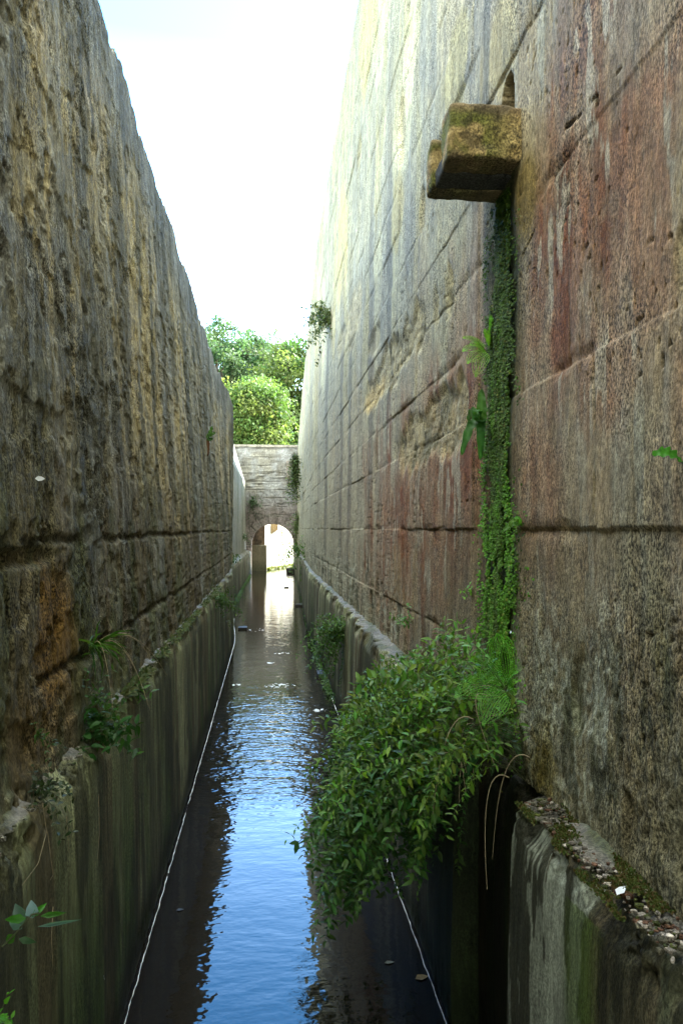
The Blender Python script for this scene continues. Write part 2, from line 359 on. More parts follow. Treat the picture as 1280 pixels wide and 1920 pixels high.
for k, (p, q, rx, ry, c) in enumerate([(765, 90, 13, 85, 0), (752, 265, 15, 75, 0), (746, 390, 12, 70, 1), (855, 120, 24, 80, 1), (706, 490, 9, 50, 0), (690, 60, 18, 90, 1), (640, 470, 9, 110, 1),
                                       (668, 300, 9, 120, 2), (800, 60, 14, 120, 2), (770, 430, 10, 110, 2), (720, 560, 8, 90, 2), (890, 280, 16, 90, 2)]):
    C = lerp(C, [A3(.36, .335, .25), A3(.32, .27, .15), A3(.16, .155, .155)][c], [.9, .75, .55][c] * blob(on_right, Y + .12 * (fbm(Y * 3, Z * 3, 98, 3) - .5), Z, p, q, rx, ry, .2, 170 + k, .7))
for p, w_ in ((693, 5), (727, 6), (655, 4), (640, 3), (612, 3), (908, 7)):
    a, b = on_right(p - w_, 800)[1], on_right(p + w_, 800)[1]; yc, hw = (a + b) / 2, abs(a - b) / 2
    C = lerp(C, A3(.125, .12, .115), .75 * (1 - sstep(.5, 1.1, np.abs(Y - yc + hw * .5 * (fbm(Z * 1.2, 0 * Z, p, 3) - .5)) / hw)) * sstep(1.8, 3.0, Z + fbm(Y * 8, Z, 97, 3)) * sstep(7.5, 5, Z))
reds = 0
for k, (p, q, rx, ry, s) in enumerate([(1120, 80, 80, 210, .75), (1105, 430, 115, 290, 1.2), (1060, 560, 70, 160, 1.1), (1120, 680, 80, 100, .95), (790, 1010, 125, 210, 1.1),
                                       (850, 900, 75, 130, 1.), (730, 1080, 60, 120, .7), (870, 640, 32, 170, .4), (1150, 1220, 70, 130, .38), (1060, 860, 60, 130, .3), (650, 960, 60, 160, .22)]):
    reds = np.maximum(reds, s * blob(on_right, Y + .10 * (fbm(Y * 6, Z * 3, 119, 4) - .5), Z, p, q, rx, ry, .8, 120 + k, 1.1))
redc = lerp(np.zeros_like(C) + A3(.20, .072, .034), A3(.29, .155, .10), sstep(.4, .62, fbm(Y * 3, Z * .8, 131, 4)))
reds = np.clip(reds, 0, 1) * (.55 + .25 * sstep(.34, .6, fbm(Y * 7, Z * 1.3, 132, 5, .6)) + .2 * sstep(.4, .55, fbm(Y * 12, Z * 9, 137, 4)))
C = C * (1 - reds[..., None]) + redc * reds[..., None]
flake = sstep(.60, .66, fbm(Y * 16, Z * 3.4, 133, 4)) * sstep(.2, .5, reds) * sstep(.42, .55, fbm(Y * 3, Z * 2, 134, 3)); C = lerp(C, A3(.42, .36, .31), .75 * flake)
C = lerp(C, A3(.30, .19, .10), .8 * sstep(.55, .68, fbm(Y * 6, Z * .4, 136, 4)) * blob(on_right, Y, Z, 800, 1110, 110, 110, .5, 36, .5))
C = lerp(C, A3(.36, .30, .20), spall * .7)
C = lerp(C, A3(.16, .14, .10), spall * .8 * sstep(.5, .6, fbm(Y * 9, Z * 7, 32, 3)))
C = lerp(C, A3(.46, .34, .19), .8 * blob(on_right, Y, Z, 697, 745, 16, 22, .3, 37, .5))
# near, damp part: olive and dark film
damp = sstep(2.9, 1.5, Z + 1.0 * (fbm(Y * 1.1, Z * .5, 141, 3) - .5)) * sstep(6.5, 3.0, Y)
C = lerp(C, A3(.16, .145, .10), .7 * damp)
C = lerp(C, A3(.42, .41, .37), .9 * crust * sstep(.46, .58, fbm(Y * 26, Z * 22, 142, 4, .65)) * sstep(.35, .55, fbm(Y * 2, Z * 1.5, 148, 3)))
C = lerp(C, A3(.06, .06, .04), .8 * crust * sstep(.54, .64, fbm(Y * 13, Z * 5, 143, 5, .65)))
C = lerp(C, A3(.23, .17, .045), .75 * blob(on_right, Y, Z, 1015, 1440, 32, 95, .5, 38, .8))
C = lerp(C, A3(.07, .08, .03), .7 * sstep(.5, .62, fbm(Y * 4, Z * 1.3, 144, 4)) * sstep(2.6, 1.6, Z) * sstep(5.5, 3.0, Y))
gy = (1 - sstep(.12, .34, np.abs(Y - pg + .03))) * sstep(4.3, 4.0, Z)
C = lerp(C, A3(.045, .055, .02), np.clip(gy * (.5 + fbm(Y * 9, Z * 2, 145, 3)), 0, 1) * .95)
C = lerp(C, A3(.20, .13, .03), .8 * blob(on_right, Y, Z, 985, 360, 22, 85, .4, 39, .6))
C = lerp(C, A3(.12, .105, .08), .6 * joint * sstep(.35, .6, fbm(Y * 4, Z * 5, 49, 4))); C = lerp(C, A3(.03, .025, .02), crack * .9)
C = lerp(C, A3(.07, .06, .045), pits * .6)
C = lerp(C, A3(.36, .24, .13), .0 + 1.0 * arch_in)
C = lerp(C, A3(.2, .2, .2), .7 * sstep(.35, 0, top - Z + .25 * vn(Y * 3, 0 * Z, 3)))
gain = .5 + 1.0 * fbm(Y * .8, Z * .8, 152, 3); C *= (1 + gain * .62 * (fbm(Y * 24, Z * 2.4, 150, 4) - .5))[..., None] * (.66 + .68 * fbm(Y * 40, Z * 30, 151, 4, .6))[..., None]
C = C * lerp(np.zeros_like(C) + A3(1.04, 1.06, .90), A3(1.06, 1.02, .80), sstep(4, 6, Z))
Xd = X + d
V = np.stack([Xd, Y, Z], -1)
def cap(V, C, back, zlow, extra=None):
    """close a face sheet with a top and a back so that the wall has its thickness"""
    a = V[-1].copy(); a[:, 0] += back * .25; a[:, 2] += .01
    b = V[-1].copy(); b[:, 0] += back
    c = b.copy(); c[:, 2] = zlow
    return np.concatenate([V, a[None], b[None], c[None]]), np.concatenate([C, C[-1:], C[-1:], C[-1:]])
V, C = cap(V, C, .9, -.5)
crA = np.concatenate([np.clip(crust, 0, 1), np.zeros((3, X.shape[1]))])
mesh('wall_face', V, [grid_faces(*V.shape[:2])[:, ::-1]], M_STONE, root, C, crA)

def plinth(root, name, Ys, xw, xt, zt, xin, side, seed, mat=M_CONC, tone=(.20, .19, .14), zstep=.012, edge=.012, ragged=.02, dark=1.):
    """lower concrete wall with a flat ledge on top; xw/xt/xin/zt are functions of Y; side +1 for the right wall"""
    zz = np.concatenate([np.arange(-.25, 1.0, zstep * 1.3) / 1.0, np.array([1.0])])
    zz = np.linspace(-.25, 1, int(1.7 / zstep))
    Y, T = np.meshgrid(Ys, zz)
    zt_ = zt(Y) + ragged * (fbm(Y * 3.0, 0 * Y, seed + 1, 4) - .6) * 2
    Z = T * zt_
    X = xw(Y) + (xt(Y) - xw(Y)) * np.clip(T, 0, 1)
    dd = .014 * (fbm(Y * 1.6, Z * .8, seed, 4) - .5) + .004 * (fbm(Y * 14, Z * 3, seed + 2, 4) - .5)
    chip = sstep(.90, 1.0, T) * sstep(.42, .6, fbm(Y * 7, Z * 6, seed + 3, 6, .6)) * .05 + sstep(.85, 1, T) * .02 * fbm(Y * 25, Z * 25, seed + 6, 3)
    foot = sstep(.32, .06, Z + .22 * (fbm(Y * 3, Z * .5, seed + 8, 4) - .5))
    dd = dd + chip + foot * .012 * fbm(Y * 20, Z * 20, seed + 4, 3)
    X = X + side * (dd + edge * sstep(.97, 1, T))
    C = np.zeros(X.shape + (3,)) + A3(*tone)
    C = lerp(C, A3(*tone) * 1.9, .6 * sstep(.52, .64, fbm(Y * 3.5, Z * .3, seed + 10, 4)))
    C = lerp(C, A3(.048, .082, .016), .9 * sstep(.38, .56, fbm(Y * 2.2, Z * .35, seed + 11, 4)) * (.35 + .65 * sstep(1.5, .2, Z)))
    C = lerp(C, A3(.13, .085, .05), .6 * sstep(.52, .62, fbm(Y * 4.2, Z * .25, seed + 12, 4)))
    C = lerp(C, A3(.035, .03, .022), .6 * sstep(.58, .66, fbm(Y * 8, Z * .35, seed + 13, 4)))
    C = lerp(C, A3(.035, .033, .018), .7 * sstep(.54, .58, fbm(Y * 3.4 + .3 * Z, Z * .8, seed + 33, 6, .62)) * sstep(.1, .4, Z))
    C *= (.55 + .95 * fbm(Y * 11, Z * 1.2, seed + 30, 5, .6))[..., None] * (.6 + .8 * fbm(Y * 50, Z * 5, seed + 31, 3))[..., None]
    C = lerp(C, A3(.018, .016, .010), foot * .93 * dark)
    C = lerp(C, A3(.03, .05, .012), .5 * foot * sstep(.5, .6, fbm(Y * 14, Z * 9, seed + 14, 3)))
    V = np.stack([X, Y, Z], -1)
    # ledge
    n = 9
    led, lc = [], []
    for k in range(1, n + 1):
        f = k / n; yy = Y[-1]
        bump = .034 * (fbm(yy * 16, 0 * yy + f * 3, seed + 20, 4) - .45) * (1 if k < n else 0)
        led.append(np.stack([X[-1] + f * (xin(yy) + side * .05 - X[-1]), yy, Z[-1] + bump + .004 * k], -1))
        c = (np.zeros((len(yy), 3)) + A3(.15, .135, .11)) * (.5 + fbm(yy * 14, 0 * yy + f * 5, seed + 24, 4))[:, None]
        g = sstep(.42, .58, fbm(yy * 3, 0 * yy + f * 1.2, seed + 21, 3) + .25 * (f - .5))
        lc.append(lerp(c, A3(.07, .075, .03), g * .9))
    return np.concatenate([V, np.array(led)]), np.concatenate([C, np.array(lc)])
cst = lambda v: (lambda Y: v + 0 * np.asarray(Y, float))
# near block of the right plinth
YB = 2.76
Ys = np.concatenate([np.arange(-4, 1.4, .1), np.arange(1.4, YB, .0075), [YB]])
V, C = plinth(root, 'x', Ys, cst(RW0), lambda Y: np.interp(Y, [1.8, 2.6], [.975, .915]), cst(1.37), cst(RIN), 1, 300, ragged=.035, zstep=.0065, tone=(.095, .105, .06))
Yv, Zv = V[..., 1], V[..., 2]
pale = sstep(.49, .515, fbm(Yv * 7 + .2 * Zv, Zv * 1.1, 391, 6, .6)) * sstep(.55, .4, np.abs(Yv - 2.55)) ; C = lerp(C, A3(.27, .29, .235), pale * .95 * (Zv < 1.33))
crd = sstep(.50, .525, fbm(Yv * 8 - .3 * Zv, Zv * 1.2, 392, 6, .62)) * (Zv < 1.34); C = lerp(C, A3(.028, .026, .014), .88 * crd)
C = lerp(C, A3(.07, .11, .02), .7 * (1 - sstep(.05, .14, np.abs(Yv - 2.16 + .03 * np.sin(Zv * 4)))) * (Zv < 1.25))
e1 = V[:, -1:].copy(); e1[..., 0] = RIN + .2; e1[..., 1] += .006
V = np.concatenate([V, e1], 1); C = np.concatenate([C, C[:, -1:]], 1)
mesh('plinth', V, [grid_faces(*V.shape[:2])[:, ::-1]], M_CONC, root, C, np.zeros(V.shape[:2]))
# unseen wall added behind the viewer, over the water, to shade the near canal
P, F = rough_block(-3.0, 1.6, -2.2, -1.5, 3.4, 8.2, .15, .03, 870, .02)
mesh('added_shade_wall', P, F, M_STONE, root, np.zeros((len(P), 3)) + A3(.2, .17, .13), np.zeros(len(P)))
# recessed slot behind the big bush, then the long plinth with a small step
Ys = np.arange(YB - .05, 3.75, .02)
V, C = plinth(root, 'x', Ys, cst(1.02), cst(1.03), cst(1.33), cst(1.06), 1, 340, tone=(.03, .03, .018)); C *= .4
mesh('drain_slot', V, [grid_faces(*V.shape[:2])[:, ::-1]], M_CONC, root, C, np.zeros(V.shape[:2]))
def far_plinth(y0, y1, dx, seed, n, wet=False):
    Ys = 1 / np.linspace(1 / y0, 1 / y1, n)
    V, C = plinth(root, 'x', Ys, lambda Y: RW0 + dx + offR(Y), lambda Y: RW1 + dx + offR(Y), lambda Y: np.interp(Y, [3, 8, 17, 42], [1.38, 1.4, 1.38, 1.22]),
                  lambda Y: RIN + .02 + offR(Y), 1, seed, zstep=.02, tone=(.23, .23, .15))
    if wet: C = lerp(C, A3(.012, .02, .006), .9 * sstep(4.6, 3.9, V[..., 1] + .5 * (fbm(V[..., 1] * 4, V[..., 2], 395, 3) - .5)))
    e0 = V[:, :1].copy(); e0[..., 0] = 1.15; e0[..., 1] -= .01
    V = np.concatenate([e0, V], 1); C = np.concatenate([C[:, :1], C], 1)
    mesh('plinth', V, [grid_faces(*V.shape[:2])[:, ::-1]], M_CONC, root, C, np.zeros(V.shape[:2]))
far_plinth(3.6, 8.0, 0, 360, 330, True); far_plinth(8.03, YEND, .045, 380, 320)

# ------------------------------------------------------------------ left wall
LY1 = 20.5
root = thing('canal_wall', 'dark brown eroded wall on the left, lower than the one opposite, moss and a ledge at its foot', 'wall', (-.8, 0, 0))
Yl = np.concatenate([np.arange(-4, 1.3, .1), 1 / np.linspace(1 / 1.3, 1 / LY1, 640)])
zs = np.linspace(0, 1, 500)
Y, T = np.meshgrid(Yl, zs)
ragt = LTOPZ + .05 * (fbm(Y * 1.0, 0 * Y, 501, 3) - .5) + .05 * (fbm(Y * 5, 0 * Y, 502, 4) - .5) + .10 * (hsh(np.floor(Y * 1.1), 0 * Y, 3) > .6) + .05 * (hsh(np.floor(Y * 2.3), 0 * Y, 4) > .5)
ragt = ragt - np.interp(Y, [18.6, 19.8, 20.5], [0, .12, .45])
Z = (LLZ - .03) + T * (ragt - LLZ + .03)
X = xL(Y, Z)
s = Y + .06 * (fbm(Y * 2, Z * 2, 60, 3) - .5) - .08 * Z
edge_ = .35 + .65 * sstep(0, 1.2, ragt - Z)
d = .05 * (fbm(s * 1.1, Z * .55, 510, 4) - .5)
flute = 1 - np.abs(2 * fbm(s * 3.5, Z * 1.8, 511, 5, .6) - 1); d += .018 * (flute - .7)
d += .02 * sstep(.5, .56, fbm(s * 3.2, Z * 4.2, 512, 6, .6)) + .026 * (fbm(s * 15, Z * 15, 513, 5, .65) - .5)
d += .02 * sstep(.62, .7, fbm(s * 14, Z * 6, 517, 3))
d *= edge_ * .58
d += .010 * (fbm(s * 22, Z * 4, 519, 4, .65) - .5)
jl = np.array([H - .05, H - .58]); wob = .05 * (fbm(Y * 3.5, Z, 514, 5) - .5) + .03 * (fbm(Y * 20, Z * 6, 5140, 3) - .5)
jd = np.min(np.abs((Z + wob)[..., None] - jl), -1); jm = (1 - sstep(.004, .03, jd)) * sstep(.35, .5, fbm(Y * 1.6, Z * .6, 515, 4)) * sstep(1.5, 2.4, Y)
d += .022 * jm * (.3 + fbm(Y * 8, Z * 8, 516, 3))
for k, (p, q, rx, ry) in enumerate([(60, 1045, 50, 18), (185, 1215, 25, 14)]):
    d += .03 * blob(on_left, Y, Z, p, q, rx, ry, .4, 520 + k, .7)
C = np.zeros(X.shape + (3,)) + A3(.195, .175, .12)
f1 = fbm(s * 1.3, Z * .5, 530, 4)
C = lerp(C, A3(.42, .34, .19), .9 * sstep(.42, .58, f1) * sstep(2.5, 3.6, Z + .25 * (Y - 4)) * sstep(.2, .9, ragt - Z + .3 * f1))
C = lerp(C, A3(.45, .38, .28), .6 * sstep(.54, .66, fbm(s * 3, Z * .8, 531, 4)) * sstep(2.6, 3.8, Z))
C = lerp(C, A3(.15, .15, .14), .9 * sstep(1.4, .3, ragt - Z + .7 * (fbm(s * 2, Z * .4, 532, 3) - .5)) )
C = lerp(C, A3(.085, .085, .07), .8 * sstep(.48, .6, fbm(s * 5, Z * .7, 533, 4)))
C = lerp(C, A3(.30, .30, .28), .55 * sstep(.58, .66, fbm(s * 9, Z * .5, 534, 4)))
C = lerp(C, A3(.085, .09, .035), .85 * sstep(3.4, 2.2, Z) * sstep(.42, .6, fbm(s * 2, Z * .7, 535, 4)))
C = lerp(C, A3(.17, .12, .075), .5 * sstep(3.2, 2.2, Z) * sstep(.5, .6, fbm(s * 3, Z * .4, 536, 4)))
C = lerp(C, A3(.22, .12, .03), .85 * np.maximum(blob(on_left, Y, Z, 112, 1190, 28, 85, .5, 540, 1.3), .4 * blob(on_left, Y, Z, 110, 1330, 50, 55, .6, 541, 1.2)))
C = lerp(C, A3(.05, .045, .03), .7 * jm)
C *= (.5 + 1.0 * fbm(s * 20, Z * 2.6, 550, 5, .65))[..., None] * (.55 + .9 * fbm(s * 60, Z * 16, 551, 3))[..., None]
V = np.stack([X - d, Y, Z], -1)
V, C = cap(V, C, -.8, -.5)
e1 = V[:, -1:].copy(); e1[..., 0] -= 1.5; e1[..., 1] += .05
V = np.concatenate([V, e1], 1); C = np.concatenate([C, C[:, -1:]], 1)
mesh('wall_face', V, [grid_faces(*V.shape[:2])], M_ROUGH, root, C, np.zeros(V.shape[:2]))
Ys = np.concatenate([np.arange(-4, 1.3, .1), 1 / np.linspace(1 / 1.3, 1 / LY1, 560)])
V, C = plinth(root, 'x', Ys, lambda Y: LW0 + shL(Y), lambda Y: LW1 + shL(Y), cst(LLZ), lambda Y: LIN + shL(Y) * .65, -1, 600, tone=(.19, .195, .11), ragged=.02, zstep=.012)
e1 = V[:, -1:].copy(); e1[..., 0] -= 1.5; e1[..., 1] += .05
V = np.concatenate([V, e1], 1); C = np.concatenate([C, C[:, -1:]], 1)
mesh('plinth', V, [grid_faces(*V.shape[:2])], M_CONC, root, C, np.zeros(V.shape[:2]))

# far section of the left side, set back
root = thing('canal_wall', 'pale grey set-back wall between the dark left wall and the arch, sunlit along its top', 'wall', (-1.3, 20, 0))
Ys = np.linspace(17.3, YEND, 260); prof = np.linspace(0, 1, 150)
Y, T = np.meshgrid(Ys, prof)
Z = 1.15 + T * 5.9
xb = np.interp(Y, [17.3, 27, 42], [-1.5, -1.37, -1.2])
X = xb - .02 * (Z - 1.2) / 4 - np.clip(Z - 4.95, 0, 9) * .31
d = .04 * (fbm(Y * .8, Z * .6, 700, 4) - .5) + .02 * (fbm(Y * 3, Z * 1.2, 701, 4) - .5)
C = np.zeros(X.shape + (3,)) + A3(.24, .24, .21)
C = lerp(C, A3(.15, .17, .11), .7 * sstep(.5, .62, fbm(Y * 1.4, Z * .3, 702, 4)))
C = lerp(C, A3(.33, .32, .29), .7 * sstep(.5, .62, fbm(Y * 2.4, Z * .3, 703, 4)))
C = lerp(C, A3(.1, .1, .09), .7 * sstep(.64, .7, fbm(Y * 3, Z * .8, 704, 4)))
V, C = cap(np.stack([X - d, Y, Z], -1), C, -.8, -.5)
mesh('wall_face', V, [grid_faces(*V.shape[:2])], M_FAR, root, C, np.zeros(V.shape[:2]))
V, C = plinth(root, 'x', Ys, lambda Y: np.interp(Y, [17.3, 24, 42], [-1.2, -1.08, -.88]), lambda Y: np.interp(Y, [17.3, 24, 42], [-1.22, -1.10, -.92]), cst(1.2),
              lambda Y: np.interp(Y, [17.3, 27, 42], [-1.5, -1.37, -1.2]), -1, 720, zstep=.03, tone=(.24, .23, .17))
mesh('plinth', V, [grid_faces(*V.shape[:2])], M_CONC, root, C, np.zeros(V.shape[:2]))

# ------------------------------------------------------------------ end wall with the arch
EX0, EX1, EZ = -2.4, 2.3, 6.98
AX, AR, AS = .282, 1.182, 1.50          # arch centre, radius, springing height
TH = .75
root = thing('arch_wall', 'weathered masonry wall closing the canal, pierced by a round arch over the water', 'wall', (AX, YEND, 0))
def end_face(Yf, seed, flip):
    # polar-style grid: opening outline -> outer outline
    nA = 260; K = 150
    th = np.linspace(0, 1, nA)
    inner = []
    Lleg = AS + .3; Larc = math.pi * AR; tot = 2 * Lleg + Larc
    for t in th * tot:
        if t < Lleg: inner.append((AX - AR, -.3 + t))
        elif t < Lleg + Larc:
            a = (t - Lleg) / AR; inner.append((AX - AR * math.cos(a), AS + AR * math.sin(a)))
        else: inner.append((AX + AR, AS - (t - Lleg - Larc)))
    inner = np.array(inner)
    outer = []
    for (x, z) in inner:
        if z <= AS + 1e-6: outer.append((EX0 if x < AX else EX1, z))
        else:
            a = math.atan2(z - AS, x - AX); dx, dz = math.cos(a), math.sin(a)
            t = min((EZ - AS) / dz if dz > 1e-6 else 1e9, (EX1 - AX) / dx if dx > 1e-6 else ((EX0 - AX) / dx if dx < -1e-6 else 1e9))
            outer.append((AX + t * dx, AS + t * dz))
    outer = np.array(outer)
    f = np.linspace(0, 1, K)[:, None, None]
    G = inner[None] * (1 - f) + outer[None] * f
    Xg, Zg = G[..., 0], G[..., 1]
    return G, Xg, Zg
G, Xg, Zg = end_face(YEND, 0, 0)
hh = .45 + .0 * Zg
cz = Zg + .08 * (fbm(Xg * 1.2, Zg * 1.2, 800, 3) - .5); row = np.floor(cz / .46); jz = np.abs(cz / .46 - row - .5)
jx = np.abs(((Xg + row * .43) / .95) % 1 - .5)
rr = np.hypot(Xg - AX, np.maximum(Zg - AS, 0)); ang = np.arctan2(Zg - AS, Xg - AX)
vous = (rr < AR + .45) & (Zg > AS - .01)
jnt = np.maximum(1 - sstep(.0, .07, .5 - jz), 1 - sstep(0, .04, .5 - jx))
jvo = np.maximum(1 - sstep(0, .09, .5 - np.abs((ang / R(20)) % 1 - .5)), 1 - sstep(0, .03, np.abs(rr - AR - .45)))
jnt = np.where(vous, jvo, jnt)
dep = .05 * jnt * sstep(.4, .55, fbm(Xg * 1.5, Zg * 1.5, 803, 3)) + .10 * (fbm(Xg * 1.8, Zg * 1.8, 804, 4) - .5) + .05 * (fbm(Xg * 7, Zg * 7, 805, 4) - .5)
dep += .05 * sstep(.58, .62, fbm(Xg * 1.1, Zg * 3, 806, 4)) * (Zg > 3.4) * (Zg < 5.6)
C = np.zeros(Xg.shape + (3,)) + A3(.215, .21, .205)
C = lerp(C, A3(.26, .245, .20), .5 * sstep(.48, .62, fbm(Xg * 1.2, Zg * 2, 807, 4)) * sstep(4.0, 5.0, Zg))
C = lerp(C, A3(.29, .30, .32), .6 * sstep(.5, .62, fbm(Xg * 2.5, Zg * 1.2, 808, 4)))
C = lerp(C, A3(.19, .145, .13), .7 * sstep(4.6, 3.0, Zg))
C = lerp(C, A3(.10, .09, .08), .55 * jnt)
C = lerp(C, A3(.15, .14, .12), .6 * sstep(.55, .66, fbm(Xg * 3, Zg * 6, 809, 4)))
C *= (.7 + .6 * fbm(Xg * 7, Zg * 7, 810, 4))[..., None]
front = np.stack([Xg, YEND + dep, Zg], -1)
soff = front[0].copy(); soff[:, 1] = YEND + TH
bk = front[-1].copy(); bk[:, 1] = YEND + TH
V = np.concatenate([bk[None] * 0 + soff[None], front, bk[None], soff[None] * 1.0]); C = np.concatenate([C[:1], C, C[-1:], C[:1]])
mesh('wall_face', V, [grid_faces(*V.shape[:2])], M_FAR, root, C, np.zeros(V.shape[:2]))
P, F = rough_block(EX0, EX1, YEND - .07, YEND + TH + .07, EZ, EZ + .15, .08, .02, 820, .02)
c = np.zeros((len(P), 3)) + A3(.26, .24, .21); c = lerp(c, A3(.1, .095, .085), .8 * sstep(.4, .6, fbm(P[:, 0] * 4, P[:, 2] * 4, 821, 3)) * (P[:, 2] < EZ + .13))
mesh('coping', P, F, M_FAR, root, c, np.zeros(len(P)))
P, F = rough_block(1.03, 1.75, YEND - .16, YEND + .1, 4.98, 6.22, .06, .012, 822, .02)
mesh('stone_panel', P, F, M_FAR, root, np.zeros((len(P), 3)) + A3(.22, .19, .17), np.zeros(len(P)))

# beyond the arch: pier, sunlit wall, bracket
root = thing('stone_pier', 'brown shaded pier just beyond the arch, on a thicker concrete foot', 'pier', (-.5, 43.5, 0))
P, F = rough_block(-1.5, -.16, 43.4, 44.2, 1.48, 4.2, .08, .03, 830, .02)
c = np.zeros((len(P), 3)) + A3(.17, .125, .08); c = lerp(c, A3(.08, .065, .045), sstep(.45, .6, fbm(P[:, 0] * 3, P[:, 2] * 3, 831, 4)))
mesh('shaft', P, F, M_FAR, root, c, np.zeros(len(P)))
P, F = rough_block(-1.5, -.06, 43.25, 44.3, -.3, 1.48, .08, .02, 832, .02)
c = np.zeros((len(P), 3)) + A3(.15, .135, .085); c = lerp(c, A3(.07, .075, .04), sstep(.7, .1, P[:, 2]) * .9)
mesh('foot', P, F, M_CONC, root, c, np.zeros(len(P)))
a, b = A3(-.2, 44.2, 0), A3(3.2, 53.0, 0)
u = np.linspace(0, 1, 120); zz = np.linspace(-.3, 6.6, 100); U, Zz = np.meshgrid(u, zz)
nrm = A3(.933, -.36, 0)
dd = .05 * (fbm(U * 20, Zz * 2, 840, 4) - .5)
V = a + (b - a) * U[..., None] + nrm * dd[..., None] + A3(0, 0, 1) * Zz[..., None]
C = np.zeros(U.shape + (3,)) + A3(.52, .48, .38); C = lerp(C, A3(.3, .32, .14), .7 * sstep(.6, .1, Zz) * sstep(.4, .55, fbm(U * 60, Zz * 5, 841, 3)))
Vb = V[-1] - nrm * .8; Vc = Vb.copy(); Vc[:, 2] = -.3
V = np.concatenate([V, Vb[None], Vc[None]]); C = np.concatenate([C, C[-1:], C[-1:]])
root = thing('basin_wall', 'sunlit pale wall of the basin seen through the arch', 'wall', tuple(a))
mesh('wall_face', V, [grid_faces(*V.shape[:2])], M_FAR, root, C, np.zeros(V.shape[:2]))
P = at_depth(513, 991, 45.9)
V, F = rough_block(P[0] - .22, P[0] + .25, 45.2, 46.4, P[2] - .22, P[2] + .35, .06, .03, 845, .04)
V[:, 2] += (P[2] - V[:, 2] > 0) * (V[:, 0] - P[0]) * .5
o = mesh('stone_bracket', V, F, M_FAR, None, np.zeros((len(V), 3)) + A3(.34, .25, .13), np.zeros(len(V)), loc=tuple(P)); tag(o, 'ochre stone bracket jutting from the sunlit wall, seen at the top of the arch opening', 'bracket')

# ------------------------------------------------------------------ water and ground
V = []; xs = np.linspace(-12, 14, 40); ys = np.linspace(-4, 60, 80)
Xg, Yg = np.meshgrid(xs, ys)
o = mesh('water', np.stack([Xg, Yg, 0 * Xg], -1), [grid_faces(80, 40)], M_WATER, smooth=True); o['kind'] = 'structure'
def sheet(name, pts, mat, z):
    o = mesh(name, [(x, y, z) for x, y in pts], [tuple(range(len(pts)))], mat, smooth=False); o['kind'] = 'structure'
sheet('ground', [(-600, -60), (-1.7, -60), (-1.7, 43), (-3.5, 43), (-3.5, 62), (-600, 62)], M_GRASS, 5.2)
sheet('ground', [(2.0, -60), (600, -60), (600, 30), (2.4, 30)], M_GRASS, 6.6)
sheet('ground', [(-600, 62), (-3.5, 62), (14, 62), (600, 62), (600, 1500), (-600, 1500)], M_GRASS, 6.3)
sheet('ground', [(2.0, 30), (600, 30), (600, 62), (14, 62), (14, 43), (2.6, 43)], M_GRASS, 5.6)

# ------------------------------------------------------------------ the stone spout
def spout():
    pa = on_right(975, 200); y0 = pa[1] + .0; y1 = y0 + .43; zt, zb = 4.27, 4.02
    x0, x1 = .775, 1.25
    root = thing('stone_spout', 'mossy orange-brown stone trough projecting from the right wall below a small arched hole', 'spout', (1.1, (y0 + y1) / 2, zb))
    def col(P):
        c = np.zeros((len(P), 3)) + A3(.36, .26, .11)
        g = fbm(P[:, 0] * 10, P[:, 2] * 9 + P[:, 1] * 6, 861, 4)
        c = lerp(c, A3(.12, .135, .025), .9 * sstep(.38, .56, g) * sstep(1.12, .9, P[:, 0]))
        c = lerp(c, A3(.26, .18, .11), .8 * sstep(zt - .06, zt - .005, P[:, 2] + .03 * (g - .5)))
        c = lerp(c, A3(.06, .05, .03), .6 * sstep(.55, .65, fbm(P[:, 0] * 22, P[:, 2] * 25, 862, 3)))
        return lerp(c, A3(.10, .08, .05), .7 * (P[:, 2] < zb + .012))
    P, F = rough_block(x0, x1, y0, y0 + .15, zb, zt, .008, .014, 863, .02); P[:, 0] += np.where(P[:, 0] < 1, (P[:, 2] - zb) * .04, 0)
    mesh('side_slab', P, F, M_DEBRIS, root, col(P), np.zeros(len(P)))
    P, F = rough_block(x0 - .005, x1, y1 - .13, y1, zb - .005, zt - .01, .01, .016, 864, .02)
    mesh('side_slab', P, F, M_DEBRIS, root, col(P), np.zeros(len(P)))
    P, F = rough_block(x0 + .01, x1, y0 + .14, y1 - .12, zb + .002, zb + .09, .012, .01, 865, .02)
    c = np.zeros((len(P), 3)) + A3(.06, .06, .055)
    mesh('trough_floor', P, F, M_DEBRIS, root, c, np.zeros(len(P)))
spout()

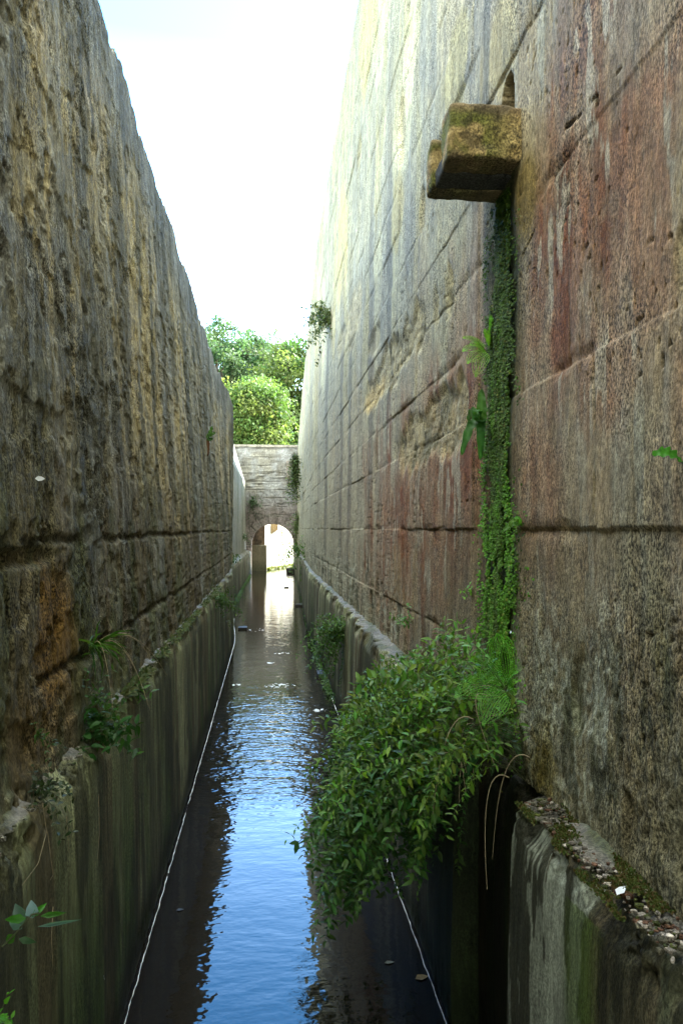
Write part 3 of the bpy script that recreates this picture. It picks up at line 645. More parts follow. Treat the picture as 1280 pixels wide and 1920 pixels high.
# ------------------------------------------------------------------ plant kit
class Leaves:
    def __init__(s): s.V = []; s.T = []; s.Q = []; s.C = []; s.n = 0
    def add(s, B, D, N, L, W, col, fold=.25, droop=.25):
        """many pointed leaves at once; B base, D direction, N upper side"""
        B = np.atleast_2d(B); n = len(B)
        D = np.atleast_2d(D) + np.zeros((n, 3)); D = D / (np.linalg.norm(D, axis=1, keepdims=True) + 1e-9)
        N = np.atleast_2d(N) + np.zeros((n, 3)); Sd = np.cross(D, N); Sd /= (np.linalg.norm(Sd, axis=1, keepdims=True) + 1e-9); N = np.cross(Sd, D)
        L = (np.zeros(n) + L)[:, None]; W = (np.zeros(n) + W)[:, None]
        def p(f, w, h): return B + D * L * f + Sd * W * w + N * (L * h)
        P = np.stack([p(0, 0, 0), p(.32, -.5, fold * .25 - droop * .06), p(.35, 0, -droop * .08), p(.32, .5, fold * .25 - droop * .06),
                      p(.68, -.36, fold * .18 - droop * .3), p(.7, 0, -droop * .36), p(.68, .36, fold * .18 - droop * .3), p(1, 0, -droop * .8)], 1)
        i = np.arange(n)[:, None] * 8 + s.n
        s.T.append(np.concatenate([i + [0, 1, 2], i + [0, 2, 3], i + [4, 7, 5], i + [5, 7, 6]]))
        s.Q.append(np.concatenate([i + [1, 4, 5, 2], i + [2, 5, 6, 3]]))
        s.V.append(P.reshape(-1, 3)); c = np.zeros((n, 3)) + np.asarray(col); s.C.append(np.repeat(c, 8, 0)); s.n += 8 * n
    def build(s, name, mat, root, stuff=False):
        o = mesh(name, np.concatenate(s.V), [np.concatenate(s.T), np.concatenate(s.Q)], mat, root, np.concatenate(s.C), smooth=True)
        if stuff: o['kind'] = 'stuff'
        return o
class Tubes:
    def __init__(s): s.V = []; s.Q = []; s.n = 0
    def add(s, P, r, k=4):
        P = np.asarray(P, float); n = len(P); r = np.interp(np.linspace(0, 1, n), np.linspace(0, 1, len(np.atleast_1d(r))), np.atleast_1d(r))
        t = np.gradient(P, axis=0); t /= np.linalg.norm(t, axis=1, keepdims=True) + 1e-9
        a = np.cross(t, A3(.13, .31, .94)); a /= np.linalg.norm(a, axis=1, keepdims=True) + 1e-9; b = np.cross(t, a)
        th = np.arange(k) / k * 2 * math.pi
        V = P[:, None] + r[:, None, None] * (a[:, None] * np.cos(th)[None, :, None] + b[:, None] * np.sin(th)[None, :, None])
        i = np.arange(n - 1)[:, None] * k + np.arange(k)[None]; j = np.arange(n - 1)[:, None] * k + (np.arange(k)[None] + 1) % k
        s.Q.append(np.stack([i, j, j + k, i + k], -1).reshape(-1, 4) + s.n); s.V.append(V.reshape(-1, 3)); s.n += n * k
    def build(s, name, mat, root=None, loc=None):
        return mesh(name, np.concatenate(s.V), [np.concatenate(s.Q)], mat, root, loc=loc)
def bez(a, b, c, n):
    t = np.linspace(0, 1, n)[:, None]; return a * (1 - t) ** 2 + 2 * b * t * (1 - t) + c * t * t
def green(n, base, v=.35, yel=.25):
    c = np.zeros((n, 3)) + A3(*base); c *= (1 + v * (rng.random((n, 1)) * 2 - 1)); c[:, 0] *= 1 + yel * (rng.random(n) * 2 - .6); return c

def leafy_stem(lv, tb, P, step, L, W, base, r=.0015, spread=.75, start=.15, yel=.25):
    """pairs of leaves along a curved stem"""
    tb.add(P[::max(1, len(P) // 8)] if len(P) > 16 else P, [r, r * .4], 3)
    seg = np.linalg.norm(np.diff(P, axis=0), axis=1); cum = np.concatenate([[0], np.cumsum(seg)]); tot = cum[-1]
    n = max(3, int(tot * (1 - start) / step)); ts = np.linspace(start * tot, tot, n) + rng.uniform(-.3, .3, n) * step
    ts = np.clip(ts, 0, tot)
    B = np.stack([np.interp(ts, cum, P[:, k]) for k in range(3)], 1)
    tg = np.stack([np.interp(np.clip(ts + .01, 0, tot), cum, P[:, k]) - np.interp(np.clip(ts - .01, 0, tot), cum, P[:, k]) for k in range(3)], 1)
    tg /= np.linalg.norm(tg, axis=1, keepdims=True) + 1e-9
    rv = rng.normal(size=(n, 3)); side = np.cross(tg, rv); side /= np.linalg.norm(side, axis=1, keepdims=True) + 1e-9
    for sg in (-1, 1):
        D = tg * (1 - spread) + side * sg * spread + rng.normal(size=(n, 3)) * .22 + A3(0, 0, -.05)
        Nn = A3(-.15, -.25, 1) + rng.normal(size=(n, 3)) * .35
        Ls = L * rng.uniform(.55, 1.15, n); lv.add(B, D, Nn, Ls, Ls * W, green(n, base, yel=yel), droop=rng.uniform(.0, .5))

def tuft(name, label, root_p, n, length, L, base, out=(-1, -.3, .2), droop=.6, spread=.6, step=.02, W=.5, group=None, cat='plant', dry=0):
    root_p = np.asarray(root_p, float)
    root = thing(name, label, cat, tuple(root_p), group)
    lv, tb = Leaves(), Tubes(); out = A3(*out)
    for k in range(n):
        dv = out + rng.normal(size=3) * spread; dv /= np.linalg.norm(dv); l = length * rng.uniform(.4, 1.1)
        a = root_p + rng.normal(size=3) * length * .06
        m = a + dv * l * .6; c = a + dv * l + A3(0, 0, -droop * l)
        leafy_stem(lv, tb, bez(a, m, c, 14), step, L, W, base, r=.0012 + .0012 * length)
    lv.build('foliage', M_LEAF, root, True); tb.build('stem', M_STEM, root)
    return root
def ribbon(P, up, w, col, wave=.15, nW=5):
    P = np.asarray(P, float); n = len(P); t = np.gradient(P, axis=0); t /= np.linalg.norm(t, axis=1, keepdims=True) + 1e-9
    sd = np.cross(t, up); sd /= np.linalg.norm(sd, axis=1, keepdims=True) + 1e-9; nn = np.cross(sd, t)
    u = np.linspace(0, 1, n); prof = w * np.minimum(1, (u * 7 + .25)) * np.sqrt(np.clip(1 - u ** 3.5, 0, 1))
    V = []; C = []
    for k in range(nW):
        f = k / (nW - 1) * 2 - 1
        V.append(P + sd * (prof * f * .5)[:, None] + nn * (w * (wave * np.sin(u * 26 + f * 2) * abs(f) + .14 * abs(f)))[:, None])
        C.append(np.zeros((n, 3)) + np.asarray(col) * (1.25 if k == nW // 2 else 1))
    return np.array(V), np.array(C)
def strap_fern(name, label, root_p, fronds, w, base, group=None):
    """hart's-tongue: undivided strap fronds; each frond = list of offsets from the root"""
    root_p = np.asarray(root_p, float); root = thing(name, label, 'fern', tuple(root_p), group)
    for off in fronds:
        pts = [root_p + A3(*o) for o in off]
        P = bez(pts[0], pts[1] * 2 - (pts[0] + pts[2]) * .5, pts[2], 26)
        V, C = ribbon(P, A3(-.35, -.8, .5), w * random.uniform(.8, 1.15), green(1, base)[0])
        mesh('frond', V, [grid_faces(*V.shape[:2])], M_LEAF, root, C)
    return root
def frond_fern(name, label, root_p, tips, base, pin=.05, group=None, arch=.3):
    root_p = np.asarray(root_p, float); root = thing(name, label, 'fern', tuple(root_p), group)
    for tp in tips:
        tp = A3(*tp); L = np.linalg.norm(tp); P = bez(root_p, root_p + tp * .5 + A3(0, 0, arch * L), root_p + tp, 30)
        lv, tb = Leaves(), Tubes(); tb.add(P, [.0018, .0006], 4)
        t = np.gradient(P, axis=0); t /= np.linalg.norm(t, axis=1, keepdims=True); up = A3(-.3, -.7, .65)
        sd = np.cross(t, up); sd /= np.linalg.norm(sd, axis=1, keepdims=True)
        for i in range(3, 30):
            f = i / 29; pl = pin * math.sin(math.pi * min(1, .12 + f * .9)) ** .8 + .004
            for sg in (-1, 1):
                n = max(3, int(pl / .0075)); q = np.linspace(0, 1, n)[:, None]
                D = sd[i] * sg + t[i] * .35; D /= np.linalg.norm(D); B = P[i] + D * pl * q - A3(0, 0, .15) * pl * q ** 2
                for s2 in (-1, 1):
                    lv.add(B, D * .4 + t[i] * s2, up, .0085 * (1 - q[:, 0] * .6), .0038, green(n, base, .2), fold=.1, droop=.1)
        fr = lv.build('frond', M_LEAF, root, False)
        st = tb.build('midrib', M_STEM, None); 
        me = st.data; co = np.empty(len(me.vertices) * 3, np.float32); me.vertices.foreach_get('co', co); co = co.reshape(-1, 3) - np.array(root.location, np.float32); me.vertices.foreach_set('co', co.ravel()); st.parent = fr
    return root

# ------------------------------------------------------------------ moss column below the spout
def moss():
    n = 52000
    zb, zt = 1.3, 3.98
    z = zb + (zt - zb) * rng.random(n); wv = .165 + .04 * np.interp(z, [1.3, 2.4, 4], [1.2, .4, -.6])
    g = rng.normal(size=n) * (.5 + .25 * vn(z * 7, 0 * z, 905)); y = pg + .02 * np.sin(z * 5) + g * wv + .02 * (fbm(z * 3, 0 * z, 900, 3) - .5)
    keep = fbm(y * 12, z * 5, 901, 4) > .36 + .08 * np.abs(g); y, z, g = y[keep], z[keep], g[keep]; n = len(y)
    x = xR(y, z) + .02 - .03 * (fbm(y * 18, z * 9, 902, 3)) - .012 * rng.random(n)
    D = np.stack([-.6 + .3 * rng.normal(size=n), .5 * rng.normal(size=n) - .2, -.6 + .4 * rng.normal(size=n)], 1)
    base = lerp(np.zeros((n, 3)) + A3(.05, .095, .014), A3(.08, .21, .017), sstep(.38, .58, fbm(y * 14, z * 1.3, 903, 3)) * sstep(4.0, 2.2, z + .5 * (vn(z * 2, 0 * z, 9) - .5)))
    base = lerp(base, A3(.16, .16, .03), .6 * (rng.random(n) > .93))
    base *= rng.uniform(.5, 1.4, (n, 1))
    lv = Leaves(); L = rng.uniform(.007, .016, n); lv.add(np.stack([x, y, z], 1), D, A3(-.5, -.5, .6), L, L * .9, base, fold=.3, droop=.5)
    o = lv.build('moss', M_MOSS, None); tag(o, 'wet green moss column running down the right wall under the stone spout', 'moss', kind='stuff')
moss()

# ------------------------------------------------------------------ the big hanging bush
POLY = [(560, 1480), (572, 1600), (598, 1680), (640, 1745), (700, 1690), (790, 1665), (832, 1600), (842, 1500), (885, 1470), (950, 1410), (965, 1260), (905, 1175), (830, 1185), (740, 1255), (660, 1335), (590, 1405)]
def inside(x, y, poly):
    c = np.zeros(len(x), bool); j = len(poly) - 1
    for i in range(len(poly)):
        xi, yi = poly[i]; xj, yj = poly[j]
        c ^= ((yi > y) != (yj > y)) & (x < (xj - xi) * (y - yi) / (yj - yi + 1e-9) + xi); j = i
    return c
def bush():
    n = 60000
    P = np.stack([rng.uniform(.02, 1.0, n), rng.uniform(2.75, 4.7, n), rng.uniform(.38, 2.25, n)], 1)
    px, py = project(P); ok = inside(px, py, POLY)
    # the mound leans out from the ledge: reach depends on height
    reach = np.interp(P[:, 2], [.4, .8, 1.2, 1.6, 2.2], [.80, .95, .97, .66, .25])
    ok &= (RIN - P[:, 0]) < reach * (.75 + .4 * vn(P[:, 1] * 3, P[:, 2] * 3, 3))
    # hanging strands: below the ledge keep clear of the wall on the near side
    ok &= ~((P[:, 2] < 1.2) & (P[:, 1] < 3.1))
    T = P[ok]; gx, gy = project(T); T = T[(fbm(gx / 50, gy / 40, 77, 3) > .45) & (rng.random(len(T)) < np.interp(gx, [560, 800, 960], [1, 1, .45]))][:460]
    ext = T[:34] + rng.normal(size=(34, 3)) * .02; cen = T.mean(0); T = np.concatenate([T, ext + (ext - cen) * rng.uniform(.15, .35, (34, 1))])
    root = thing('hanging_bush', 'large green leafy bush spilling from the right ledge over the water', 'bush', (1.05, 3.4, 1.4))
    lv, tb = Leaves(), Tubes()
    for tp in T:
        a = A3(1.03, np.clip(tp[1] + rng.normal() * .2, 2.95, 4.3), rng.uniform(1.38, 1.6))
        top = max(a[2], tp[2]) + rng.uniform(.05, .3)
        m = (a + tp) / 2; m[0] = a[0] * .35 + tp[0] * .65; m[2] = top; tp = tp + A3(-.03, 0, -.02)
        Pc = bez(a, m, tp, 26)
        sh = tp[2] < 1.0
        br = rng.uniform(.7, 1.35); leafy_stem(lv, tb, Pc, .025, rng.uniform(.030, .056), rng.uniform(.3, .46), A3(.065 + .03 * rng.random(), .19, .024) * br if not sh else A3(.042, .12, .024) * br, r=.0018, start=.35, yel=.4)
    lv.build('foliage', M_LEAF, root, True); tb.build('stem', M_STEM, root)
    # bare dry stalks hanging inside
    td = Tubes()
    for k in range(13):
        a = A3(rng.uniform(.8, 1.03), rng.uniform(2.8, 3.2), rng.uniform(1.4, 1.8)); c = a + A3(rng.uniform(-.2, 0), rng.uniform(-.1, .2), rng.uniform(-.45, -.1))
        td.add(bez(a, a + A3(-.12, 0, .08), c, 12), [.0022, .001], 4)
    td.build('dead_stalk', M_DRY, root)
    return root
bush()

# ferns and small plants on the right wall
p = at_depth(948, 1295, 2.84)
frond_fern('fern', 'bright feathery fern on top of the big bush, at the foot of the moss column', p, [(-.04, -.02, .22), (-.15, -.05, .13), (-.22, -.08, .0), (.0, -.12, .09), (-.12, -.1, -.1)], (.09, .32, .025), .055)
p = on_right(921, 660); p[0] -= .025
frond_fern('fern', 'small yellow-green feathery fern beside the moss column, high on the right wall', p, [(-.13, -.05, -.01), (-.13, -.06, .05), (-.11, -.06, -.07), (-.07, -.05, -.13), (-.09, -.05, .02)], (.20, .46, .04), .036)
p = on_right(920, 650)
strap_fern('strap_fern', 'pair of upright bright strap leaves just above the small feathery fern', p, [[(0, 0, 0), (-.03, -.03, .05), (-.045, -.03, .07)], [(0, 0, 0.02), (-.005, -.03, .1), (-.015, -.03, .14)]], .035, (.09, .26, .03))
p = on_right(914, 800); p[0] -= .035
strap_fern('strap_fern', 'dark glossy strap-leaved fern hanging left of the moss column', p,
           [[(0, 0, 0), (-.01, -.05, .07), (-.01, -.04, .18)], [(0, 0, .04), (-.05, -.06, .07), (-.08, -.06, .02)], [(0, 0, .02), (-.06, -.05, .0), (-.11, -.05, -.15)], [(0, 0, .02), (-.02, -.07, -.02), (-.01, -.03, -.17)], [(0, 0, .03), (-.04, -.07, .07), (-.06, -.08, .02)], [(0, 0, .02), (-.03, -.08, .02), (-.07, -.1, .05)]], .05, (.045, .14, .03))
p = on_right(975, 985)
strap_fern('strap_fern', 'small light green strap leaves lying across the middle of the moss column', p, [[(0, 0, 0), (-.04, -.03, .02), (-.06, -.02, -.02)], [(0, 0, 0), (-.05, -.02, .0), (-.09, -.02, -.035)], [(0, 0, 0), (-.02, -.03, .03), (-.04, -.03, .025)]], .022, (.10, .24, .04))
p = on_right(960, 1385); p[0] -= .03
strap_fern('strap_fern', 'broad drooping strap leaves at the near side of the big bush, above the ledge corner', p, [[(0, 0, 0), (-.05, -.1, .04), (-.1, -.12, -.12)], [(0, 0, 0), (-.1, -.06, .02), (-.2, -.08, -.14)], [(0, 0, 0), (-.03, -.12, .08), (-.04, -.16, .02)], [(0, 0, 0), (0, -.12, .02), (.01, -.18, -.04)], [(0, 0, 0), (-.12, -.04, .05), (-.2, -.04, -.04)]], .05, (.03, .09, .025))
p = on_right(1290, 866)
strap_fern('strap_fern', 'single bright green lobed leaf reaching in at the right edge of the picture', p, [[(.0, 0.03, 0), (-.06, -.01, .02), (-.095, .0, .015)]], .034, (.09, .32, .03))
p = on_right(884, 1112); tuft('seedling', 'tiny pale seedling on the red stained wall just above the big bush', p, 3, .07, .028, (.12, .3, .05), (-1, -.2, .3), .2, .5)
p = on_right(770, 1170); tuft('seedling', 'sparse sprig behind the big bush at the foot of the red stained wall', p, 6, .2, .035, (.08, .2, .04), (-.6, -.4, .8), .1, .5)
p = at_depth(560, 1578, 3.7)
root = thing('leaf_sprig', 'lone drooping leaves at the tip of a shoot left of the big bush', 'plant', tuple(p))
lv, tb = Leaves(), Tubes(); tb.add(bez(p + A3(.14, .05, -.02), p + A3(.07, 0, .06), p, 8), .0015)
lv.add(np.array([p, p, p + A3(.02, 0, 0)]), [(-.4, -.1, -1), (-1, 0, -.2), (.5, 0, .3)], (-.5, -1, .3), [.065, .05, .04], [.03, .022, .02], (.035, .11, .03)); lv.build('foliage', M_LEAF, root); tb.build('stem', M_STEM, root)
p = on_right(662, 1178); p[0] -= .08
tuft('trailing_shrub', 'mid-sized green shrub trailing off the right ledge beyond the big bush', p, 60, .55, .05, (.06, .15, .03), (-.9, .1, .15), .55, .55, .035)
p[2] -= .05; tuft('trailing_shrub', 'leafy strands hanging below the shrub on the right ledge beyond the big bush', p, 16, .5, .04, (.055, .13, .03), (-.35, 0, -.6), .8, .3, .035)
p = on_right(618, 600); tuft('wall_shrub', 'grey-green shrub growing out of the right wall near its skyline', p, 90, .7, .08, (.06, .095, .045), (-.35, -.3, .5), .5, .55, .06)
p = on_right(568, 852); tuft('ivy_curtain', 'ivy hanging in the corner between the right wall and the arch wall, below the coping', p + A3(-.35, -.6, 0), 80, 1.1, .11, (.06, .105, .035), (0, -.1, -1.2), .8, .22, .1)
p = on_right(560, 960); tuft('ivy_curtain', 'lower ivy strands on the right end of the arch wall beside the arch', p + A3(-.05, -.6, 0), 45, 1.2, .12, (.07, .115, .035), (0, -.1, -.8), .6, .3, .12)
p = at_depth(556, 985, YEND - .3); tuft('ivy_curtain', 'small ivy clump at the right shoulder of the arch', p, 14, .36, .12, (.06, .14, .03), (0, -.3, -.5), .4, .5, .1)
p = on_right(572, 1030); p[0] -= .15; tuft('ledge_plant', 'green clump on the far right ledge near the arch', p, 40, .8, .1, (.06, .15, .03), (-.4, -.2, .1), .5, .6, .08)
p = at_depth(472, 938, YEND - .15); tuft('wall_fern', 'dark fern clump on the left part of the arch wall above the arch', p, 34, .7, .16, (.04, .09, .04), (.3, -.6, .1), .4, .6, .1, .3, cat='fern')
p = at_depth(455, 1008, 38.); tuft('wall_fern', 'small dark fern low on the pale set-back wall at the left', p, 20, .6, .12, (.045, .1, .04), (.5, -.5, .3), .4, .5, .1, .3, cat='fern')
p = at_depth(440, 1048, 26.); p[0] -= .1; tuft('ledge_plant', 'small green clump on the ledge of the pale set-back wall', p, 20, .4, .09, (.07, .16, .03), (.4, -.4, .5), .3, .6, .07)
p = at_depth(527, 988, 45.6); tuft('hanging_sprig', 'thin yellow-green sprig dangling in the sunlit arch opening', p, 8, 1.0, .12, (.16, .2, .05), (0.1, 0, -1), .3, .15, .12)

# left wall plants
p = on_left(388, 822)
strap_fern('strap_fern', 'small strap-leaved fern with a rusty hanging leaf on the upper left wall', p, [[(0, 0, 0), (.05, 0, .08), (.09, 0, .2)], [(0, 0, 0), (.08, 0, .06), (.14, 0, .09)], [(0, 0, 0), (.06, 0, -.02), (.1, -.02, .0)]], .07, (.05, .13, .03))
V, C = ribbon(bez(p, p + A3(.03, 0, -.1), p + A3(.0, 0, -.3), 12), A3(.5, -.8, .2), .06, (.12, .05, .03)); o = mesh('dead_frond', V, [grid_faces(*V.shape[:2])], M_LEAF, None, C); pr = bpy.data.objects['strap_fern.006'] if 'strap_fern.006' in bpy.data.objects else None
lastfern = [q for q in bpy.data.objects if q.get('label', '').startswith('small strap-leaved fern with a rusty')][0]
co = np.empty(len(o.data.vertices) * 3, np.float32); o.data.vertices.foreach_get('co', co); o.data.vertices.foreach_set('co', (co.reshape(-1, 3) - np.array(lastfern.location, np.float32)).ravel()); o.parent = lastfern
p = on_left(398, 1128); p[0] += .06; tuft('ledge_plant', 'bushy green clump on the left ledge, halfway to the arch', p, 46, .42, .045, (.055, .12, .03), (.5, -.3, .4), .3, .7, .035)
p = on_left(165, 1370); p[0] += .04; tuft('ledge_plant', 'dark green rosette plant on the near left ledge', p, 26, .2, .06, (.03, .10, .02), (.5, -.4, .4), .3, .6, .03, .45)
p = on_left(160, 1300); p[0] += .02; tuft('wall_plant', 'leafy stem climbing the left wall above the dark green rosette', p, 10, .2, .035, (.045, .12, .025), (.5, -.3, .2), .2, .6, .03)
p = on_left(165, 1215); p[0] += .02
root = thing('grass_tuft', 'grass tuft with long arching dry stalks on the left wall', 'grass', tuple(p))
lv = Leaves(); n = 34; D = A3(.6, -.2, .4) + rng.normal(size=(n, 3)) * .5; lv.add(p + rng.normal(size=(n, 3)) * .01, D, A3(0, 0, 1), rng.uniform(.06, .17, n), .008, green(n, (.06, .15, .03)), droop=.8); lv.build('blade', M_LEAF, root)
td = Tubes()
for c in ((.22, .3, -.1), (.25, .1, -.32), (.12, -.1, -.3), (.2, .35, -.35), (.28, .45, -.22)):
    td.add(bez(p, p + A3(c[0] * .5, c[1] * .5, .14), p + A3(*c), 16), [.0022, .001], 4)
td.build('dry_stalk', M_DRY, root)
p = on_left(60, 1385); p[0] += .03; tuft('wall_plant', 'small sprigs low on the near left wall below the orange stain', p, 9, .09, .02, (.04, .10, .02), (.5, -.3, .4), .2, .7, .02)
p = on_left(235, 1295); p[0] += .03; tuft('wall_plant', 'pointed green leaves over the left ledge, right of the grass tuft', p, 7, .12, .05, (.055, .16, .03), (.7, .1, .1), .4, .4, .03, .35)
p = on_left(50, 1480); p[0] += .03; tuft('ledge_plant', 'dark ragged clump on the left ledge at the edge of the picture', p, 16, .14, .025, (.025, .05, .015), (.3, -.2, .3), .4, .7, .02)
# weed with bluish leaves at the lower left
p = at_depth(20, 1765, 1.62)
root = thing('broadleaf_weed', 'weed with bluish upper leaves growing from the lower left wall', 'plant', tuple(p))
lv, tb = Leaves(), Tubes()
q = [at_depth(x, y, 1.62) for x, y in ((5, 1775), (30, 1750), (60, 1715), (75, 1712))]
tb.add(q, .002, 5)
for (x, y), d_, L, W, c in (((62, 1722), (-.2, .2, 1.), .032, .026, (.22, .36, .38)), ((45, 1735), (-.4, .2, .7), .045, .028, (.09, .17, .12)), ((42, 1742), (-.9, .1, .75), .036, .022, (.14, .27, .22)), ((60, 1720), (.3, .2, .25), .035, .014, (.07, .3, .02)),
                            ((75, 1718), (1, .2, .0), .05, .012, (.06, .22, .02)), ((70, 1738), (1, 0, .12), .08, .008, (.15, .3, .25)), ((50, 1722), (-.8, -.2, .1), .04, .018, (.06, .25, .02)), ((30, 1752), (-.5, 0, -.4), .03, .02, (.05, .16, .02)), ((35, 1760), (.9, 0, -.25), .035, .014, (.05, .12, .05))):
    lv.add(at_depth(x, y, 1.62), A3(*d_), A3(.2, -1, .5), L * 1.05, W * 1.0, tuple(v * .75 for v in c), fold=.5, droop=.5)
lv.build('leaf', M_LEAF, root); tb.build('stem', M_STEM, root)
p = at_depth(-5, 1915, 1.5); tuft('wall_plant', 'bright green tips in the bottom left corner of the picture', p, 8, .05, .018, (.07, .26, .02), (.4, -.3, .5), .1, .6, .012)
# hanging dry roots on the lower left wall
root = thing('hanging_roots', 'thin pale dry roots dangling over the lower left wall from the ledge', 'roots', tuple(on_left(80, 1500)))
td = Tubes()
def onpl(x, y): 
    d_ = ray(x, y); return d_ * ((LW1 + .02) / d_[0]) + A3(0, 0, H)
for pts in ([(80, 1505), (88, 1560), (72, 1620), (42, 1660)], [(215, 1320), (232, 1400), (240, 1460)], [(90, 1560), (100, 1640), (95, 1650)], [(100, 1700), (97, 1760), (100, 1810)], [(125, 1530), (128, 1570), (130, 1600)], [(185, 1490), (187, 1560), (183, 1610)]):
    q = np.array([onpl(*u) for u in pts]); t = np.linspace(0, len(q) - 1, 20)
    td = Tubes(); td.add(np.stack([np.interp(t, np.arange(len(q)), q[:, k]) for k in range(3)], 1), [.0016, .0008], 3)
    td.build('root_strand', M_DRY, root)

# ivy-like growth along the far right and left waterlines
def fringe(label, pts, n, L):
    lv = Leaves(); q = np.array([on_water(*u) for u in pts]); t = rng.uniform(0, len(q) - 1, n)
    P = np.stack([np.interp(t, np.arange(len(q)), q[:, k]) for k in range(3)], 1); P += rng.normal(size=P.shape) * [.035, .05, .04]; P[:, 2] = np.abs(P[:, 2]) + .02
    D = A3(0, -.4, .1) + rng.normal(size=(n, 3)); lv.add(P, D, A3(0, -.5, 1), L * rng.uniform(.6, 1.2, n), L * .5, green(n, (.045, .12, .02)))
    o = lv.build('waterline_growth', M_LEAF, None); tag(o, label, 'plants', kind='stuff')
fringe('green fringe of small leaves along the right waterline towards the arch', [(556, 1085), (566, 1120), (577, 1170), (590, 1215), (605, 1265), (625, 1320)], 1600, .05)
fringe('green fringe of small leaves along the left waterline towards the arch', [(470, 1080), (455, 1100), (443, 1130)], 700, .07)
lv = Leaves(); n = 900; q = rng.uniform(0, 1, n); P = A3(-.1, 44.0, 0) + (A3(3.0, 52.5, 0) - A3(-.1, 44, 0)) * (q[:, None] ** 1.5) + rng.normal(size=(n, 3)) * .06 + A3(.1, -.05, .1)
P[:, 2] = np.abs(P[:, 2] - .1) + .05; lv.add(P, rng.normal(size=(n, 3)), A3(0, 0, 1), .1, .06, green(n, (.12, .16, .03))); o = lv.build('waterline_growth', M_LEAF, None); tag(o, 'yellow-green growth at the foot of the sunlit wall beyond the arch', 'plants', kind='stuff')

# ------------------------------------------------------------------ debris on the right ledge, slabs on the left ledge
def debris(label, n, ylo, yhi, x0, x1, z, seed, col):
    V, F, C = [], [], []; nv = 0; r = np.random.default_rng(seed)
    for k in range(n):
        P, f = rough_block(-.5, .5, -.5, .5, -.5, .5, .34, .18, seed + k, .2)
        s_ = r.uniform(.004, .012, 3) * r.uniform(.7, 2.2) * [1, 1.3, .6]; a = r.uniform(0, 6.28); P = P * s_
        P = np.stack([P[:, 0] * math.cos(a) - P[:, 1] * math.sin(a), P[:, 0] * math.sin(a) + P[:, 1] * math.cos(a), P[:, 2]], 1) + [r.uniform(x0, x1), r.uniform(ylo, yhi), z + r.uniform(.0, .02)]
        V.append(P); F.append(f[0] + nv); nv += len(P); C.append(np.zeros((len(P), 3)) + A3(*col[r.integers(len(col))]) * r.uniform(.6, 1.3))
    o = mesh('ledge_litter', np.concatenate(V), [np.concatenate(F)], M_DEBRIS, None, np.concatenate(C), np.zeros(nv), smooth=False); tag(o, label, 'litter', kind='stuff')
debris('crumbled stone, dead leaves and moss lying on the near right ledge', 620, 1.5, 2.74, .95, 1.07, 1.372, 1000, [(.2, .17, .14), (.12, .06, .035), (.07, .08, .02), (.1, .09, .06), (.35, .3, .25)])
debris('crumbs of stone and earth along the left ledge', 260, 1.3, 7, -.80, -.745, 1.475, 1400, [(.08, .08, .05), (.05, .07, .02), (.2, .18, .14)])
lv = Leaves(); n = 9000; yy = rng.uniform(1.9, 2.9, n); xx = .92 + rng.random(n) * .15
k = fbm(yy * 5, xx * 8, 1500, 4) > .47; yy, xx = yy[k], xx[k]; n = len(yy)
lv.add(np.stack([xx, yy, 1.355 + .04 * fbm(yy * 9, xx * 9, 1501, 3) + (xx - .93) * .15], 1), A3(-.2, -.2, .7) + rng.normal(size=(n, 3)) * .5, A3(-.5, -.5, .5), rng.uniform(.006, .013, n), .007, lerp(green(n, (.06, .085, .02)), A3(.11, .07, .03), (rng.random(n) > .75) * .9))
o = lv.build('ledge_moss', M_MOSS, None); tag(o, 'cushions of yellow-green moss on the near right ledge', 'moss', kind='stuff')
lv = Leaves(); n = 2600; yy = 1 / rng.uniform(1 / 12, 1 / 3.4, n); xx = -.735 - rng.random(n) * .06
k = fbm(yy * 4, xx * 8, 1510, 3) > .45; yy, xx = yy[k], xx[k]; n = len(yy)
lv.add(np.stack([xx, yy, 1.49 + .02 * rng.random(n)], 1), A3(.6, -.1, .1) + rng.normal(size=(n, 3)) * .5, A3(.2, -.5, .8), rng.uniform(.015, .05, n), .02, green(n, (.06, .085, .03)))
o = lv.build('ledge_moss', M_MOSS, None); tag(o, 'ragged mossy fringe along the left ledge', 'moss', kind='stuff')

# ------------------------------------------------------------------ painted waterline and ripple glints, floating bits
def glint_line(label, segs, side):  # bright bead modelled in place of the meniscus reflecting the sky
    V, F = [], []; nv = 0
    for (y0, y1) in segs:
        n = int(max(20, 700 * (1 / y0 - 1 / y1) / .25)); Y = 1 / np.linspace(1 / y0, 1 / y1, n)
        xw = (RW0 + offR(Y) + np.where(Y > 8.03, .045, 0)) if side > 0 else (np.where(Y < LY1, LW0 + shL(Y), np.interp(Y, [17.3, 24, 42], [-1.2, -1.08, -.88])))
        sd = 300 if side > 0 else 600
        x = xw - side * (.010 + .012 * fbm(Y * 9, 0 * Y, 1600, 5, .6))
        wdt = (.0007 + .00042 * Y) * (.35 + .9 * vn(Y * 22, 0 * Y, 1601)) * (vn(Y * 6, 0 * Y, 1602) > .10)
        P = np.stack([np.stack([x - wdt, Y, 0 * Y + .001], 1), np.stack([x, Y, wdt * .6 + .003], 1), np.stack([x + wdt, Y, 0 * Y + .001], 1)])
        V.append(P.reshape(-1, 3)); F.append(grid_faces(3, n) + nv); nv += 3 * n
    o = mesh('glint_line', np.concatenate(V), [np.concatenate(F)], M_GLINT); tag(o, label, 'painted_glint')
glint_line('thin wavering white line of painted sky glint along the foot of the left wall', [(1.6, 20.3)], -1)
glint_line('thin wavering white line of painted sky glint along the foot of the right wall', [(3.0, 14.0)], 1)
